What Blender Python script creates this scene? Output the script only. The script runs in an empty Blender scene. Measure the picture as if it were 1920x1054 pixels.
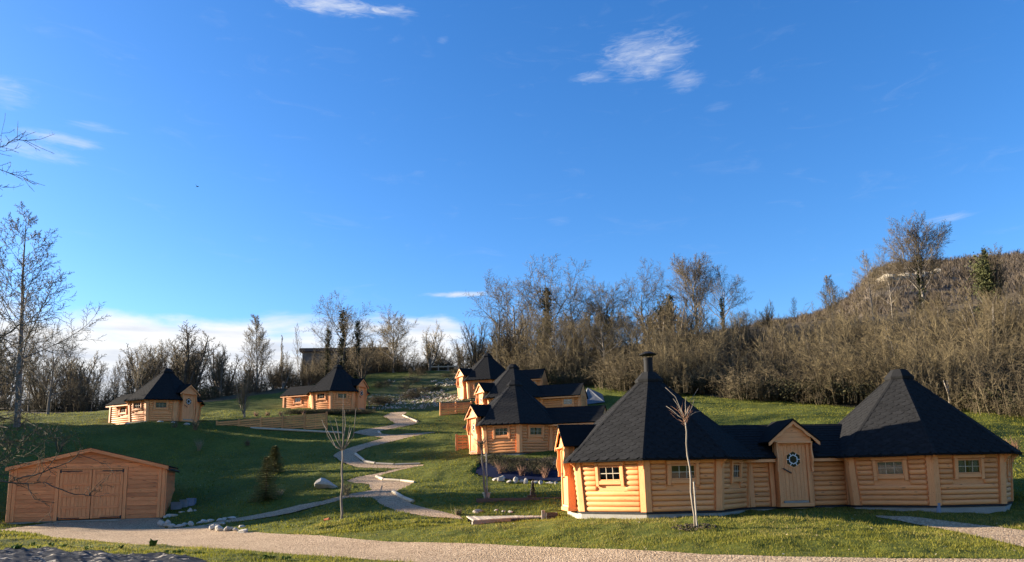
import bpy, math, random
import numpy as np
from mathutils import Matrix, Vector
R = math.radians
scene = bpy.context.scene
COL = scene.collection

# ------------------------------------------------------------------ camera
F_PX, W_PX, H_PX = 1386.0, 1920.0, 1054.0
PPX, PPY = 960.0, 680.0
PITCH, ROLL, EYE = R(9.0), 0.020, 1.65
_r0 = Vector((1, 0, 0)); _u0 = Vector((0, -math.sin(PITCH), math.cos(PITCH)))
FWD = Vector((0, math.cos(PITCH), math.sin(PITCH)))
RGT = _r0 * math.cos(ROLL) - _u0 * math.sin(ROLL)
UPV = _r0 * math.sin(ROLL) + _u0 * math.cos(ROLL)
cam_d = bpy.data.cameras.new('camera')
cam = bpy.data.objects.new('camera', cam_d); COL.objects.link(cam)
cam.matrix_world = Matrix(((RGT.x, UPV.x, -FWD.x, 0), (RGT.y, UPV.y, -FWD.y, 0), (RGT.z, UPV.z, -FWD.z, EYE), (0, 0, 0, 1)))
cam_d.sensor_fit = 'HORIZONTAL'; cam_d.sensor_width = 36.0
cam_d.lens = 36.0 * F_PX / W_PX
cam_d.shift_x = 0.0
cam_d.shift_y = (PPY - H_PX / 2) / W_PX
cam_d.clip_start = 0.1; cam_d.clip_end = 5000
scene.camera = cam

# ------------------------------------------------------------------ light and exposure
SUN_AZ, SUN_EL = 102.0, 13.6           # azimuth measured from the camera's back towards its left
SUN_STRENGTH, SKY_STRENGTH, EXPOSURE = 4.8, 0.077, 2.0
_sd = Vector((-math.sin(R(SUN_AZ)) * math.cos(R(SUN_EL)), -math.cos(R(SUN_AZ)) * math.cos(R(SUN_EL)), math.sin(R(SUN_EL))))
sun_d = bpy.data.lights.new('sun', 'SUN'); sun_d.energy = SUN_STRENGTH; sun_d.angle = R(0.5)
sun_d.color = (1.0, 0.87, 0.68)
sun = bpy.data.objects.new('sun', sun_d); COL.objects.link(sun)
sun.rotation_euler = _sd.to_track_quat('Z', 'Y').to_euler()
sun.location = (-40, 10, 40)

def dirpx(px, py):
    return (RGT * ((px - PPX) / F_PX) - UPV * ((py - PPY) / F_PX) + FWD)
def uvpx(px, py):
    d = dirpx(px, py).normalized()
    return math.atan2(d.x, d.y), math.asin(d.z)

world = bpy.data.worlds.new('World'); scene.world = world; world.use_nodes = True
nt = world.node_tree; nt.nodes.clear()
class NB:
    """tiny node builder"""
    def __init__(s, tree): s.t = tree
    def n(s, typ, **kw):
        nd = s.t.nodes.new(typ)
        for k, v in kw.items(): setattr(nd, k, v)
        return nd
    def put(s, sock, v):
        if hasattr(v, 'is_linked') or hasattr(v, 'links'): s.t.links.new(v, sock)
        else: sock.default_value = v
    def math(s, op, a, b=None, c=None, clamp=False):
        nd = s.n('ShaderNodeMath', operation=op); nd.use_clamp = clamp
        s.put(nd.inputs[0], a)
        if b is not None: s.put(nd.inputs[1], b)
        if c is not None: s.put(nd.inputs[2], c)
        return nd.outputs[0]
    def noise(s, vec, scale, detail=4, rough=.55, dist=0.0):
        nd = s.n('ShaderNodeTexNoise'); nd.noise_dimensions = '3D'
        s.put(nd.inputs['Vector'], vec); nd.inputs['Scale'].default_value = scale
        nd.inputs['Detail'].default_value = detail; nd.inputs['Roughness'].default_value = rough
        nd.inputs['Distortion'].default_value = dist
        return nd
    def ramp(s, fac, stops, interp='LINEAR'):
        nd = s.n('ShaderNodeValToRGB'); nd.color_ramp.interpolation = interp
        el = nd.color_ramp.elements
        while len(el) < len(stops): el.new(0.5)
        for e, (p, c) in zip(el, stops):
            e.position = p; e.color = tuple(c) + ((1,) if len(c) == 3 else ())
        s.put(nd.inputs[0], fac)
        return nd.outputs['Color']
    def mix(s, fac, a, b, typ='MIX'):
        nd = s.n('ShaderNodeMix', data_type='RGBA', blend_type=typ)
        s.put(nd.inputs[0], fac); s.put(nd.inputs[6], a); s.put(nd.inputs[7], b)
        return nd.outputs[2]
    def mapping(s, vec, scale=(1, 1, 1), loc=(0, 0, 0), rot=(0, 0, 0)):
        nd = s.n('ShaderNodeMapping'); s.put(nd.inputs['Vector'], vec)
        nd.inputs['Scale'].default_value = scale; nd.inputs['Location'].default_value = loc; nd.inputs['Rotation'].default_value = rot
        return nd.outputs[0]
    def smooth(s, x, a, b):
        nd = s.n('ShaderNodeMapRange', interpolation_type='SMOOTHSTEP')
        s.put(nd.inputs[0], x); nd.inputs[1].default_value = a; nd.inputs[2].default_value = b
        nd.inputs[3].default_value = 0; nd.inputs[4].default_value = 1
        return nd.outputs[0]

def build_sky():
    b = NB(nt)
    sky = b.n('ShaderNodeTexSky', sky_type='NISHITA'); sky.sun_disc = False
    sky.sun_elevation = R(SUN_EL); sky.sun_rotation = math.atan2(_sd.x, _sd.y)
    sky.altitude = 250; sky.air_density = 1.0; sky.dust_density = 0.6; sky.ozone_density = 3.5
    tc = b.n('ShaderNodeTexCoord').outputs['Generated']
    sep = b.n('ShaderNodeSeparateXYZ'); b.put(sep.inputs[0], tc)
    x, y, z = sep.outputs
    u = b.math('ARCTAN2', x, y); v = b.math('ARCSINE', z)
    cmb = b.n('ShaderNodeCombineXYZ'); b.put(cmb.inputs[0], u); b.put(cmb.inputs[1], v)
    uv = cmb.outputs[0]
    hs = b.n('ShaderNodeHueSaturation'); hs.inputs['Saturation'].default_value = SKY_SAT; hs.inputs['Value'].default_value = 1.0
    hs.inputs['Hue'].default_value = SKY_HUE
    b.put(hs.inputs['Color'], sky.outputs[0])
    col = hs.outputs[0]
    # wispy cirrus
    cirr = b.noise(b.mapping(uv, (6.5, 24, 1), rot=(0, 0, R(-6))), 1.6, 9, .62, .9).outputs[0]
    fine = b.noise(b.mapping(uv, (11, 50, 1), (3, 1, 0), rot=(0, 0, R(-10))), 2.2, 8, .65, 1.4).outputs[0]
    tex = b.math('ADD', b.math('MULTIPLY', cirr, .45), b.math('MULTIPLY', fine, .55))
    def patch(px, py, sx, sy, amp, lo=.42, hi=.90):
        u0, v0 = uvpx(px, py); su, sv = sx / F_PX, sy / F_PX
        a = b.math('POWER', b.math('DIVIDE', b.math('SUBTRACT', u, u0), su), 2.0)
        c = b.math('POWER', b.math('DIVIDE', b.math('SUBTRACT', v, v0), sv), 2.0)
        g = b.math('EXPONENT', b.math('MULTIPLY', b.math('ADD', a, c), -1.0))
        m = b.smooth(b.math('ADD', tex, b.math('MULTIPLY', b.math('SUBTRACT', g, .62), .5)), lo, hi)
        return b.math('MULTIPLY', b.math('MULTIPLY', m, b.smooth(g, .12, .7)), amp)
    ps = [patch(*p) for p in CIRRUS]
    tot = ps[0]
    for p in ps[1:]: tot = b.math('ADD', tot, p)
    veil = b.math('MULTIPLY', b.smooth(cirr, .55, .85), .10)
    tot = b.math('ADD', tot, veil, clamp=True)
    # the bank of cloud low over the horizon on the left
    bn = b.noise(b.mapping(uv, (2.6, 10, 1), (1.7, 0, 0)), 2.2, 7, .55, .35).outputs[0]
    _, v1 = uvpx(420, 597); u1, _ = uvpx(900, 600)
    top = b.math('ADD', v1 - .060, b.math('MULTIPLY', bn, .125))
    top = b.math('SUBTRACT', top, b.math('MULTIPLY', b.smooth(u, u1 - .06, u1 + .09), .13))
    edge = b.math('SUBTRACT', top, v)
    bank = b.math('MULTIPLY', b.smooth(edge, -.008, .030), .96)
    shade = b.noise(b.mapping(uv, (2.2, 16, 1), (0, .6, 0)), 2.4, 5, .5, .2).outputs[0]
    under = b.math('MULTIPLY', b.smooth(b.math('ADD', edge, b.math('MULTIPLY', shade, .12)), .075, .115), b.math('MULTIPLY', b.smooth(shade, .42, .66), .8))
    k = CLOUD_GAIN / SKY_STRENGTH
    bankcol = b.mix(under, (k * 1.0, k * .99, k * .98, 1), (k * .66, k * .71, k * .82, 1))
    col = b.mix(tot, col, (k * .80, k * .85, k * .95, 1))
    col = b.mix(bank, col, bankcol)
    bg = b.n('ShaderNodeBackground'); bg.inputs['Strength'].default_value = SKY_STRENGTH
    b.put(bg.inputs['Color'], col)
    out = b.n('ShaderNodeOutputWorld'); nt.links.new(bg.outputs[0], out.inputs[0])
SKY_SAT, SKY_HUE, CLOUD_GAIN = 1.22, 0.509, 0.262
CIRRUS = [(1215, 105, 120, 58, .62), (1280, 150, 60, 26, .5), (1110, 145, 55, 16, .55), (620, 8, 150, 22, .8), (740, 20, 60, 14, .6),
          (120, 262, 80, 14, .6), (70, 285, 90, 22, .45), (10, 175, 60, 30, .35), (180, 237, 70, 9, .3), (860, 552, 100, 8, .95),
          (1050, 415, 40, 12, .12), (1780, 407, 60, 10, .4), (830, 75, 18, 10, .2), (1345, 200, 40, 12, .12), (235, 602, 30, 6, .8)]
build_sky()
vs = scene.view_settings
vs.view_transform = 'Standard'; vs.look = 'None'; vs.exposure = EXPOSURE; vs.gamma = 1.0; vs.use_curve_mapping = False
scene.cycles.max_bounces = 6; scene.cycles.transparent_max_bounces = 12

# ------------------------------------------------------------------ helpers
class MB:
    """collects geometry; build() links it as ONE mesh object"""
    def __init__(s): s.v = []; s.f = []
    def add(s, vs, fs, M=None):
        o = len(s.v)
        s.v += [tuple(M @ Vector(p)) for p in vs] if M is not None else [tuple(p) for p in vs]
        s.f += [tuple(i + o for i in f) for f in fs]
        return s
    def box(s, x0, x1, y0, y1, z0, z1, M=None):
        return s.add([(x0, y0, z0), (x1, y0, z0), (x1, y1, z0), (x0, y1, z0), (x0, y0, z1), (x1, y0, z1), (x1, y1, z1), (x0, y1, z1)],
                     [(0, 3, 2, 1), (4, 5, 6, 7), (0, 1, 5, 4), (1, 2, 6, 5), (2, 3, 7, 6), (3, 0, 4, 7)], M)
    def bev(s, x0, x1, y0, y1, z0, z1, b=.008, M=None):
        """box with its front (-y) edges chamfered"""
        return s.add([(x0, y1, z0), (x1, y1, z0), (x1, y1, z1), (x0, y1, z1),
                      (x0, y0 + b, z0), (x1, y0 + b, z0), (x1, y0 + b, z1), (x0, y0 + b, z1),
                      (x0 + b, y0, z0 + b), (x1 - b, y0, z0 + b), (x1 - b, y0, z1 - b), (x0 + b, y0, z1 - b)],
                     [(0, 3, 2, 1), (0, 1, 5, 4), (1, 2, 6, 5), (2, 3, 7, 6), (3, 0, 4, 7),
                      (4, 5, 9, 8), (5, 6, 10, 9), (6, 7, 11, 10), (7, 4, 8, 11), (8, 9, 10, 11)], M)
    def prism(s, poly, y0, y1, M=None):
        """poly of (x, z), counter-clockwise seen from -y, extruded from y0 to y1"""
        n = len(poly)
        vs = [(x, y0, z) for x, z in poly] + [(x, y1, z) for x, z in poly]
        fs = [tuple(range(n)), tuple(range(2 * n - 1, n - 1, -1))] + [(i, i + n, (i + 1) % n + n, (i + 1) % n) for i in range(n)]
        return s.add(vs, fs, M)
    def loft(s, rings, close=(True, True), M=None):
        n = len(rings[0]); vs = [p for r in rings for p in r]; fs = []
        for k in range(len(rings) - 1):
            for i in range(n):
                j = (i + 1) % n
                fs.append((k * n + i, k * n + j, (k + 1) * n + j, (k + 1) * n + i))
        if close[0]: fs.append(tuple(range(n - 1, -1, -1)))
        if close[1]: fs.append(tuple((len(rings) - 1) * n + i for i in range(n)))
        return s.add(vs, fs, M)
    def tube(s, pts, rads, n=6, cap=True):
        pts = [Vector(p) for p in pts]; rings = []
        for i, p in enumerate(pts):
            d = (pts[min(i + 1, len(pts) - 1)] - pts[max(i - 1, 0)]).normalized()
            a = d.cross(Vector((0, 0, 1)) if abs(d.z) < .9 else Vector((1, 0, 0))).normalized(); c = d.cross(a)
            r = rads[i] if isinstance(rads, (list, tuple)) else rads
            rings.append([p + (a * math.cos(q) + c * math.sin(q)) * r for q in [2 * math.pi * k / n for k in range(n)]])
        return s.loft(rings, (cap, cap))
    def mesh(s, name, mat, smooth=False):
        me = bpy.data.meshes.new(name); me.from_pydata(s.v, [], s.f)
        if smooth: me.polygons.foreach_set('use_smooth', [True] * len(me.polygons))
        if mat: me.materials.append(mat)
        return me
    def build(s, name, mat, parent=None, M=None, smooth=False):
        return link(name, s.mesh(name, mat, smooth), parent, M)

def link(name, me, parent=None, M=None):
    o = bpy.data.objects.new(name, me); COL.objects.link(o)
    if M is not None: o.matrix_local = M
    if parent: o.parent = parent
    return o
def np_mesh(name, V, Fa, mat, smooth=False):
    """fast mesh from arrays: V (n,3), Fa (m,k) with k = 3 or 4"""
    me = bpy.data.meshes.new(name); V = np.asarray(V, np.float32); Fa = np.asarray(Fa, np.int32); m, k = Fa.shape
    me.vertices.add(len(V)); me.vertices.foreach_set('co', V.ravel())
    me.loops.add(m * k); me.loops.foreach_set('vertex_index', Fa.ravel())
    me.polygons.add(m); me.polygons.foreach_set('loop_start', np.arange(0, m * k, k, dtype=np.int32))
    if smooth: me.polygons.foreach_set('use_smooth', np.ones(m, bool))
    me.update(calc_edges=True)
    if mat: me.materials.append(mat)
    return me
def tag(o, label=None, cat=None, group=None, kind=None):
    if label: o['label'] = label
    if cat: o['category'] = cat
    if group: o['group'] = group
    if kind: o['kind'] = kind
    return o
def empty(name, loc=(0, 0, 0), rz=0.0, label=None, cat=None, group=None):
    o = bpy.data.objects.new(name, None); COL.objects.link(o); o.empty_display_size = .3
    o.location = loc; o.rotation_euler = (0, 0, rz)
    return tag(o, label, cat, group)
def T(x, y, z): return Matrix.Translation((x, y, z))
def copy_tree(o, parent=None):
    c = o.copy(); COL.objects.link(c)
    if parent: c.parent = parent
    for ch in list(o.children): copy_tree(ch, c)
    return c
ORD = 'first second third fourth fifth sixth seventh eighth ninth tenth eleventh twelfth thirteenth fourteenth fifteenth sixteenth seventeenth eighteenth nineteenth twentieth'.split()

# ------------------------------------------------------------------ materials
def pbr(name, build, rough=.85, bump=None, bstr=.3, bdist=.02, spec=.3):
    m = bpy.data.materials.new(name); m.use_nodes = True
    t = m.node_tree; t.nodes.clear(); b = NB(t)
    p = b.n('ShaderNodeBsdfPrincipled'); p.inputs['Roughness'].default_value = rough
    p.inputs['Specular IOR Level'].default_value = spec
    out = b.n('ShaderNodeOutputMaterial'); t.links.new(p.outputs[0], out.inputs[0])
    r = build(b)
    col, hgt = r if isinstance(r, tuple) and len(r) == 2 else (r, None)
    b.put(p.inputs['Base Color'], col)
    if hgt is not None:
        bp = b.n('ShaderNodeBump'); bp.inputs['Strength'].default_value = bstr; bp.inputs['Distance'].default_value = bdist
        b.put(bp.inputs['Height'], hgt); t.links.new(bp.outputs[0], p.inputs['Normal'])
    return m
def objco(b, jitter=True):
    v = b.n('ShaderNodeTexCoord').outputs['Object']
    if not jitter: return v
    r = b.n('ShaderNodeObjectInfo').outputs['Random']
    cm = b.n('ShaderNodeCombineXYZ'); b.put(cm.inputs[0], b.math('MULTIPLY', r, 37.0)); b.put(cm.inputs[1], b.math('MULTIPLY', r, 11.0)); b.put(cm.inputs[2], b.math('MULTIPLY', r, 53.0))
    nd = b.n('ShaderNodeVectorMath', operation='ADD'); b.put(nd.inputs[0], v); b.put(nd.inputs[1], cm.outputs[0])
    return nd.outputs[0]
def vary(b, col, amt=.18):
    r = b.n('ShaderNodeObjectInfo').outputs['Random']
    hs = b.n('ShaderNodeHueSaturation'); b.put(hs.inputs['Color'], col)
    b.put(hs.inputs['Value'], b.math('ADD', 1 - amt / 2, b.math('MULTIPLY', r, amt)))
    return hs.outputs[0]
def wood(name, light, dark, knot, grain=(1.2, 14, 14), rough=.6, vary_amt=.3, knots=2.6):
    def f(b):
        v = objco(b)
        g = b.noise(b.mapping(v, grain), 3.0, 6, .6, .6).outputs[0]
        big = b.noise(b.mapping(v, (.7, 1.2, 1.2)), 1.6, 3).outputs[0]
        c = b.ramp(b.math('ADD', b.math('MULTIPLY', g, .7), b.math('MULTIPLY', big, .3)), [(.34, dark), (.62, light)])
        vo = b.n('ShaderNodeTexVoronoi'); vo.feature = 'F1'
        b.put(vo.inputs['Vector'], b.mapping(v, (grain[0] * .9, 4.5, 4.5))); vo.inputs['Scale'].default_value = knots
        kn = b.math('SUBTRACT', 1.0, b.smooth(vo.outputs['Distance'], .10, .21))
        sc = b.n('ShaderNodeSeparateColor'); b.put(sc.inputs[0], vo.outputs['Color'])
        sel = b.math('GREATER_THAN', sc.outputs[0], .5)
        c = b.mix(b.math('MULTIPLY', b.math('MULTIPLY', kn, sel), .75), c, knot + (1,))
        return vary(b, c, vary_amt), g
    return pbr(name, f, rough, True, .12, .01, .35)
def mottled(name, stops, scale=3.0, detail=6, stretch=(1, 1, 1), rough=.9, bstr=.3, bdist=.02, vary_amt=0.0, spec=.25, jitter=True, fine=None):
    def f(b):
        v = b.mapping(objco(b, jitter), stretch)
        n = b.noise(v, scale, detail, .6, .2).outputs[0]
        if fine:
            n2 = b.noise(v, fine, 3, .7).outputs[0]
            n = b.math('ADD', b.math('MULTIPLY', n, .55), b.math('MULTIPLY', n2, .45))
        c = b.ramp(n, stops)
        if vary_amt: c = vary(b, c, vary_amt)
        return c, n
    return pbr(name, f, rough, True, bstr, bdist, spec)
PINE = wood('pine_log', (.77, .332, .120), (.63, .24, .076), (.20, .068, .024))
PINE_BOARD = wood('pine_board', (.78, .343, .130), (.66, .262, .090), (.24, .085, .03), vary_amt=.12)
PINE_POST = wood('pine_post', (.78, .343, .130), (.66, .262, .090), (.25, .09, .03), grain=(14, 14, 1.2), vary_amt=.12)
GARAGE_WOOD = wood('garage_plank', (.78, .28, .095), (.52, .16, .05), (.07, .022, .009), grain=(1.0, 12, 12), vary_amt=.42, knots=2.2)
GARAGE_POST = wood('garage_post', (.78, .29, .10), (.60, .20, .065), (.10, .035, .015), grain=(12, 12, 1.0), vary_amt=.12, knots=2.6)
FENCE_WOOD = wood('fence_board', (.60, .275, .09), (.42, .17, .052), (.14, .06, .022), vary_amt=.35)
GREY_WOOD = wood('weathered_wood', (.34, .30, .24), (.22, .19, .15), (.10, .08, .06), vary_amt=.2)
PALE_WOOD = wood('pale_timber', (.52, .44, .32), (.38, .30, .20), (.18, .12, .07), vary_amt=.15)
DARK_WOOD = wood('dark_timber', (.085, .06, .045), (.045, .033, .027), (.02, .015, .012), vary_amt=.2)
SHINGLE = mottled('bitumen_shingle', [(.3, (.0105, .0105, .011)), (.7, (.026, .026, .0268))], 9, 5, rough=.95, bstr=.3, bdist=.004, vary_amt=.25, spec=.06, fine=70)
ROOF_FELT = mottled('roof_felt', [(.3, (.007, .007, .0075)), (.7, (.015, .015, .015))], 6, 5, rough=.95, bstr=.3, bdist=.006, spec=.05, fine=60)
CONCRETE = mottled('concrete', [(.3, (.20, .185, .16)), (.7, (.33, .31, .27))], 2.5, 6, bstr=.25, fine=30)
MEMBRANE = mottled('black_membrane', [(.3, (.012, .012, .014)), (.7, (.022, .022, .024))], 5, 3, rough=.6)
METAL = pbr('flue_metal', lambda b: (.014, .014, .015, 1), .7, spec=.12); METAL.node_tree.nodes['Principled BSDF'].inputs['Metallic'].default_value = .0
IRON = mottled('black_iron', [(.3, (.015, .014, .013)), (.7, (.03, .028, .026))], 20, 3, rough=.55)
LEAD = pbr('white_lead', lambda b: (.62, .64, .62, 1), .5)
CURTAIN = mottled('curtain_cloth', [(.3, (.66, .66, .64)), (.7, (.82, .81, .79))], 2, 3, stretch=(14, 1, .6), rough=.9)
STONE = mottled('limestone', [(.25, (.20, .17, .13)), (.5, (.40, .355, .29)), (.75, (.56, .51, .44))], 3.2, 7, rough=.95, bstr=.6, bdist=.05, vary_amt=.25, fine=18)
BARK_GREY = mottled('grey_bark', [(.3, (.10, .082, .064)), (.7, (.23, .20, .165))], 3, 6, stretch=(1, 1, .35), bstr=.5, vary_amt=.35)
BARK_DARK = mottled('dark_bark', [(.3, (.05, .04, .03)), (.7, (.125, .10, .078))], 3, 6, stretch=(1, 1, .35), bstr=.5, vary_amt=.35)
BARK_PALE = mottled('pale_bark', [(.3, (.15, .12, .09)), (.7, (.30, .255, .20))], 4, 5, stretch=(1, 1, .4), bstr=.3, vary_amt=.2)
TWIG_BROWN = mottled('brown_twigs', [(.32, (.040, .029, .019)), (.5, (.098, .076, .043)), (.7, (.165, .128, .072))], .9, 4, vary_amt=.5)
TWIG_TAN = mottled('tan_twigs', [(.32, (.055, .041, .024)), (.5, (.13, .100, .052)), (.7, (.22, .170, .09))], .8, 4, vary_amt=.5)
TWIG_RED = mottled('reddish_twigs', [(.3, (.11, .055, .035)), (.7, (.24, .13, .08))], 2, 4, vary_amt=.3)
LEAF_OLIVE = mottled('olive_leaves', [(.3, (.025, .025, .010)), (.55, (.05, .046, .018)), (.8, (.085, .072, .03))], 1.4, 4, vary_amt=.5)
LEAF_DRY = mottled('dry_leaves', [(.3, (.045, .034, .019)), (.55, (.085, .064, .036)), (.8, (.135, .10, .058))], 1.1, 4, vary_amt=.5)
LEAF_IVY = mottled('ivy_leaves', [(.3, (.022, .026, .009)), (.6, (.052, .055, .018)), (.85, (.10, .09, .03))], 1.8, 4, vary_amt=.4)
NEEDLE = mottled('fir_needles', [(.3, (.085, .088, .030)), (.7, (.18, .165, .06))], 3, 4, vary_amt=.3)
WEED = mottled('weed_leaves', [(.3, (.05, .09, .015)), (.7, (.14, .19, .035))], 3, 4, vary_amt=.3)
def _sheet(b):
    v = b.n('ShaderNodeTexCoord').outputs['Object']
    n = b.noise(b.mapping(v, (1.5, 1, 1)), 1.2, 6, .6, .6).outputs[0]
    d = b.noise(v, 3.1, 6, .65, .6).outputs[0]
    c = b.ramp(n, [(.35, (.014, .014, .015)), (.65, (.036, .036, .036))])
    return b.mix(b.smooth(d, .57, .63), c, (.36, .31, .24, 1)), n
PLASTIC = pbr('black_plastic', _sheet, .65, True, .35, .02, .05)
MULCH_BLUE = mottled('blue_mulch_cloth', [(.3, (.006, .009, .024)), (.7, (.014, .020, .050))], 8, 4, stretch=(1, 3, 1), rough=.9, bstr=.4, spec=.04)
BLUE_PLASTIC = mottled('blue_grey_plastic', [(.3, (.12, .15, .21)), (.7, (.2, .24, .31))], 4, 3, rough=.5)
GREY_PLASTIC = mottled('grey_plastic', [(.3, (.16, .17, .18)), (.7, (.24, .25, .27))], 4, 3, rough=.5)
CREAM = mottled('cream_pot', [(.3, (.40, .34, .24)), (.7, (.52, .45, .33))], 5, 3)
ORANGE = mottled('terracotta_orange', [(.3, (.30, .08, .03)), (.7, (.42, .12, .045))], 6, 3)
NETTING = mottled('grey_tarpaulin', [(.3, (.09, .095, .105)), (.7, (.15, .155, .165))], 3, 5, rough=.6)
PLASTER = mottled('barn_wall', [(.3, (.10, .085, .07)), (.7, (.17, .15, .125))], 1.5, 5)
CLIFF = mottled('pale_cliff', [(.3, (.24, .20, .15)), (.55, (.40, .35, .27)), (.8, (.52, .47, .38))], .35, 7, bstr=.6, bdist=.5)
def glass_mat(name, tint=(.55, .6, .6), ior=1.5):
    m = bpy.data.materials.new(name); m.use_nodes = True; t = m.node_tree; t.nodes.clear(); b = NB(t)
    tr = b.n('ShaderNodeBsdfTransparent'); tr.inputs[0].default_value = tint + (1,)
    gl = b.n('ShaderNodeBsdfGlossy'); gl.inputs['Roughness'].default_value = .03
    fr = b.n('ShaderNodeFresnel'); fr.inputs[0].default_value = ior
    bp = b.n('ShaderNodeBump'); bp.inputs['Strength'].default_value = .08; bp.inputs['Distance'].default_value = .02
    b.put(bp.inputs['Height'], b.noise(objco(b), 2.5, 2).outputs[0]); t.links.new(bp.outputs[0], gl.inputs['Normal'])
    mx = b.n('ShaderNodeMixShader'); b.put(mx.inputs[0], b.math('ADD', fr.outputs[0], .04)); t.links.new(tr.outputs[0], mx.inputs[1]); t.links.new(gl.outputs[0], mx.inputs[2])
    out = b.n('ShaderNodeOutputMaterial'); t.links.new(mx.outputs[0], out.inputs[0])
    return m
GLASS = glass_mat('window_glass')
AMBER = mottled('olive_leaded_glass', [(.3, (.025, .024, .012)), (.7, (.07, .065, .03))], 9, 3, rough=.7, bstr=.1, spec=.04)
# ------------------------------------------------------------------ terrain
def PT(px, py, Y):
    d = dirpx(px, py); k = Y / d.y
    return Vector((d.x * k, Y, EYE + d.z * k))
CTRL = [PT(*c) for c in [
    (1600, 1054, 14.5), (1300, 988, 19.0), (1900, 1007, 17.3), (1700, 987, 20.3), (1210, 977, 20.6), (1360, 967, 22.0), (1480, 968, 20.6), (1600, 962, 22.4), (1754, 963, 21.3), (1900, 962, 22.6), (1480, 957, 23.0),
    (1060, 1027, 18.3), (763, 1017, 21.5), (520, 1001, 25.5), (400, 1000, 27.0), (200, 1016, 23.5), (0, 998, 27.5), (300, 977, 32.4), (20, 991, 30.6),
    (109, 980, 31.2), (560, 1046, 17.4), (100, 1035, 19.5), (640, 977, 26.5), (850, 968, 26.4), (1060, 972, 23.0), (950, 979.5, 23.8), (1000, 976.5, 24.6), (930, 973, 25.6), (1000, 970.5, 26.0), (888, 982.5, 23.2),
    (450, 972, 31.0), (560, 955, 31.0), (690, 926, 32.0), (655, 902, 35.5), (780, 874, 39.0), (640, 856, 42.0), (724, 818, 48.0),
    (745, 792, 54.0), (745, 775, 58.0), (800, 812, 49.0), (905, 857, 39.0), (870, 845, 41.0), (950, 900, 34.5), (950, 862, 38.0), (1040, 903, 34.0),
    (905, 940, 28.5), (1000, 950, 26.5), (605, 918, 35.0), (515, 905, 36.0), (400, 920, 37.0), (330, 950, 35.5), (350, 870, 43.0), (450, 870, 42.5), (330, 830, 47.0),
    (550, 840, 46.5), (613, 804, 51.0), (405, 797, 51.0), (272, 795, 52.0), (205, 797, 54.0), (345, 793, 53.5), (612, 768, 60.5), (535, 770, 62.0),
    (690, 768, 62.0), (300, 791, 50.6), (350, 791.5, 51.5), (250, 793, 51.5), (100, 802, 50.0), (0, 812, 48.0), (150, 860, 42.0), (0, 900, 36.5), (180, 775, 66.0), (60, 772, 66.0),
    (850, 779, 55.0), (880, 752, 60.5), (800, 740, 68.0), (720, 722, 74.0), (830, 697, 83.0), (700, 700, 84.0), (420, 745, 72.0),
    (1000, 800, 49.0), (1090, 770, 49.0), (1030, 730, 61.0), (1080, 735, 58.0), (1150, 765, 49.0), (1420, 757, 50.0), (1400, 800, 38.0), (1550, 790, 36.0), (1290, 745, 54.0), (1800, 775, 44.0), (1919, 790, 40.5),
    (1900, 840, 32.0), (1340, 625, 88.0), (1160, 670, 80.0), (1000, 690, 80.0), (1600, 600, 88.0), (1900, 560, 90.0), (1650, 690, 64.0), (1450, 700, 68.0), (1250, 700, 68.0), (1880, 690, 60.0)]]
CTRL += [Vector(c) for c in [(0, 0, 0), (0, 8, 0), (-12, 3, 0), (12, 3, 0), (-25, 8, 0.1), (22, 8, 0.1), (-12, 15, 0.05), (6, 14, 0), (30, 16, .5), (-45, 30, 1.5), (-55, 55, 7.5),
    (-60, 90, 10), (-20, 100, 13), (10, 110, 19), (50, 110, 24), (85, 100, 29), (70, 60, 19), (45, 30, 4.0), (60, 10, 1.5), (-60, 5, 0), (-25, 20, .2), (0, -30, 0), (-60, -30, 0), (60, -30, .5), (-90, 130, 11), (0, 140, 19), (90, 140, 28), (45, 140, 23),
    (-32, 62, 8.2), (-40, 75, 9)]]
_cp = np.array([[c.x, c.y] for c in CTRL]); _cz = np.array([c.z for c in CTRL])
def _tps(r2): return .5 * r2 * np.log(r2 + 1e-6)
def _fit():
    n = len(_cp); d = ((_cp[:, None] - _cp[None]) ** 2).sum(-1) / 900.0
    A = np.zeros((n + 3, n + 3)); A[:n, :n] = _tps(d) + np.eye(n) * .004
    Pm = np.c_[np.ones(n), _cp / 30.0]; A[:n, n:] = Pm; A[n:, :n] = Pm.T
    return np.linalg.solve(A, np.r_[_cz, 0, 0, 0])
_w = _fit()
def terr_np(x, y):
    x = np.asarray(x, float).ravel(); y = np.asarray(y, float).ravel(); out = np.empty(len(x))
    xc = np.clip(x, -95, 95); yc = np.clip(y, -35, 145)
    for i in range(0, len(x), 20000):
        q = np.c_[xc[i:i + 20000], yc[i:i + 20000]]
        d = ((q[:, None] - _cp[None]) ** 2).sum(-1) / 900.0
        out[i:i + 20000] = _tps(d) @ _w[:-3] + _w[-3] + (q / 30.0) @ _w[-2:]
    return out
def terr(x, y): return float(terr_np([x], [y])[0])
def G(px, py, y0=6.0, y1=140.0):
    """first point where the sight line through a pixel of the photograph meets the ground"""
    d = dirpx(px, py); ys = np.geomspace(y0, y1, 400)
    h = EYE + d.z / d.y * ys - terr_np(d.x / d.y * ys, ys)
    k = np.argmax(h < 0) if (h < 0).any() else len(ys) - 1
    k = max(k, 1); t = h[k - 1] / (h[k - 1] - h[k]) if h[k] < 0 else 1.0
    Y = ys[k - 1] + (ys[k] - ys[k - 1]) * t; X = d.x / d.y * Y
    return Vector((X, Y, terr(X, Y)))
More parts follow.
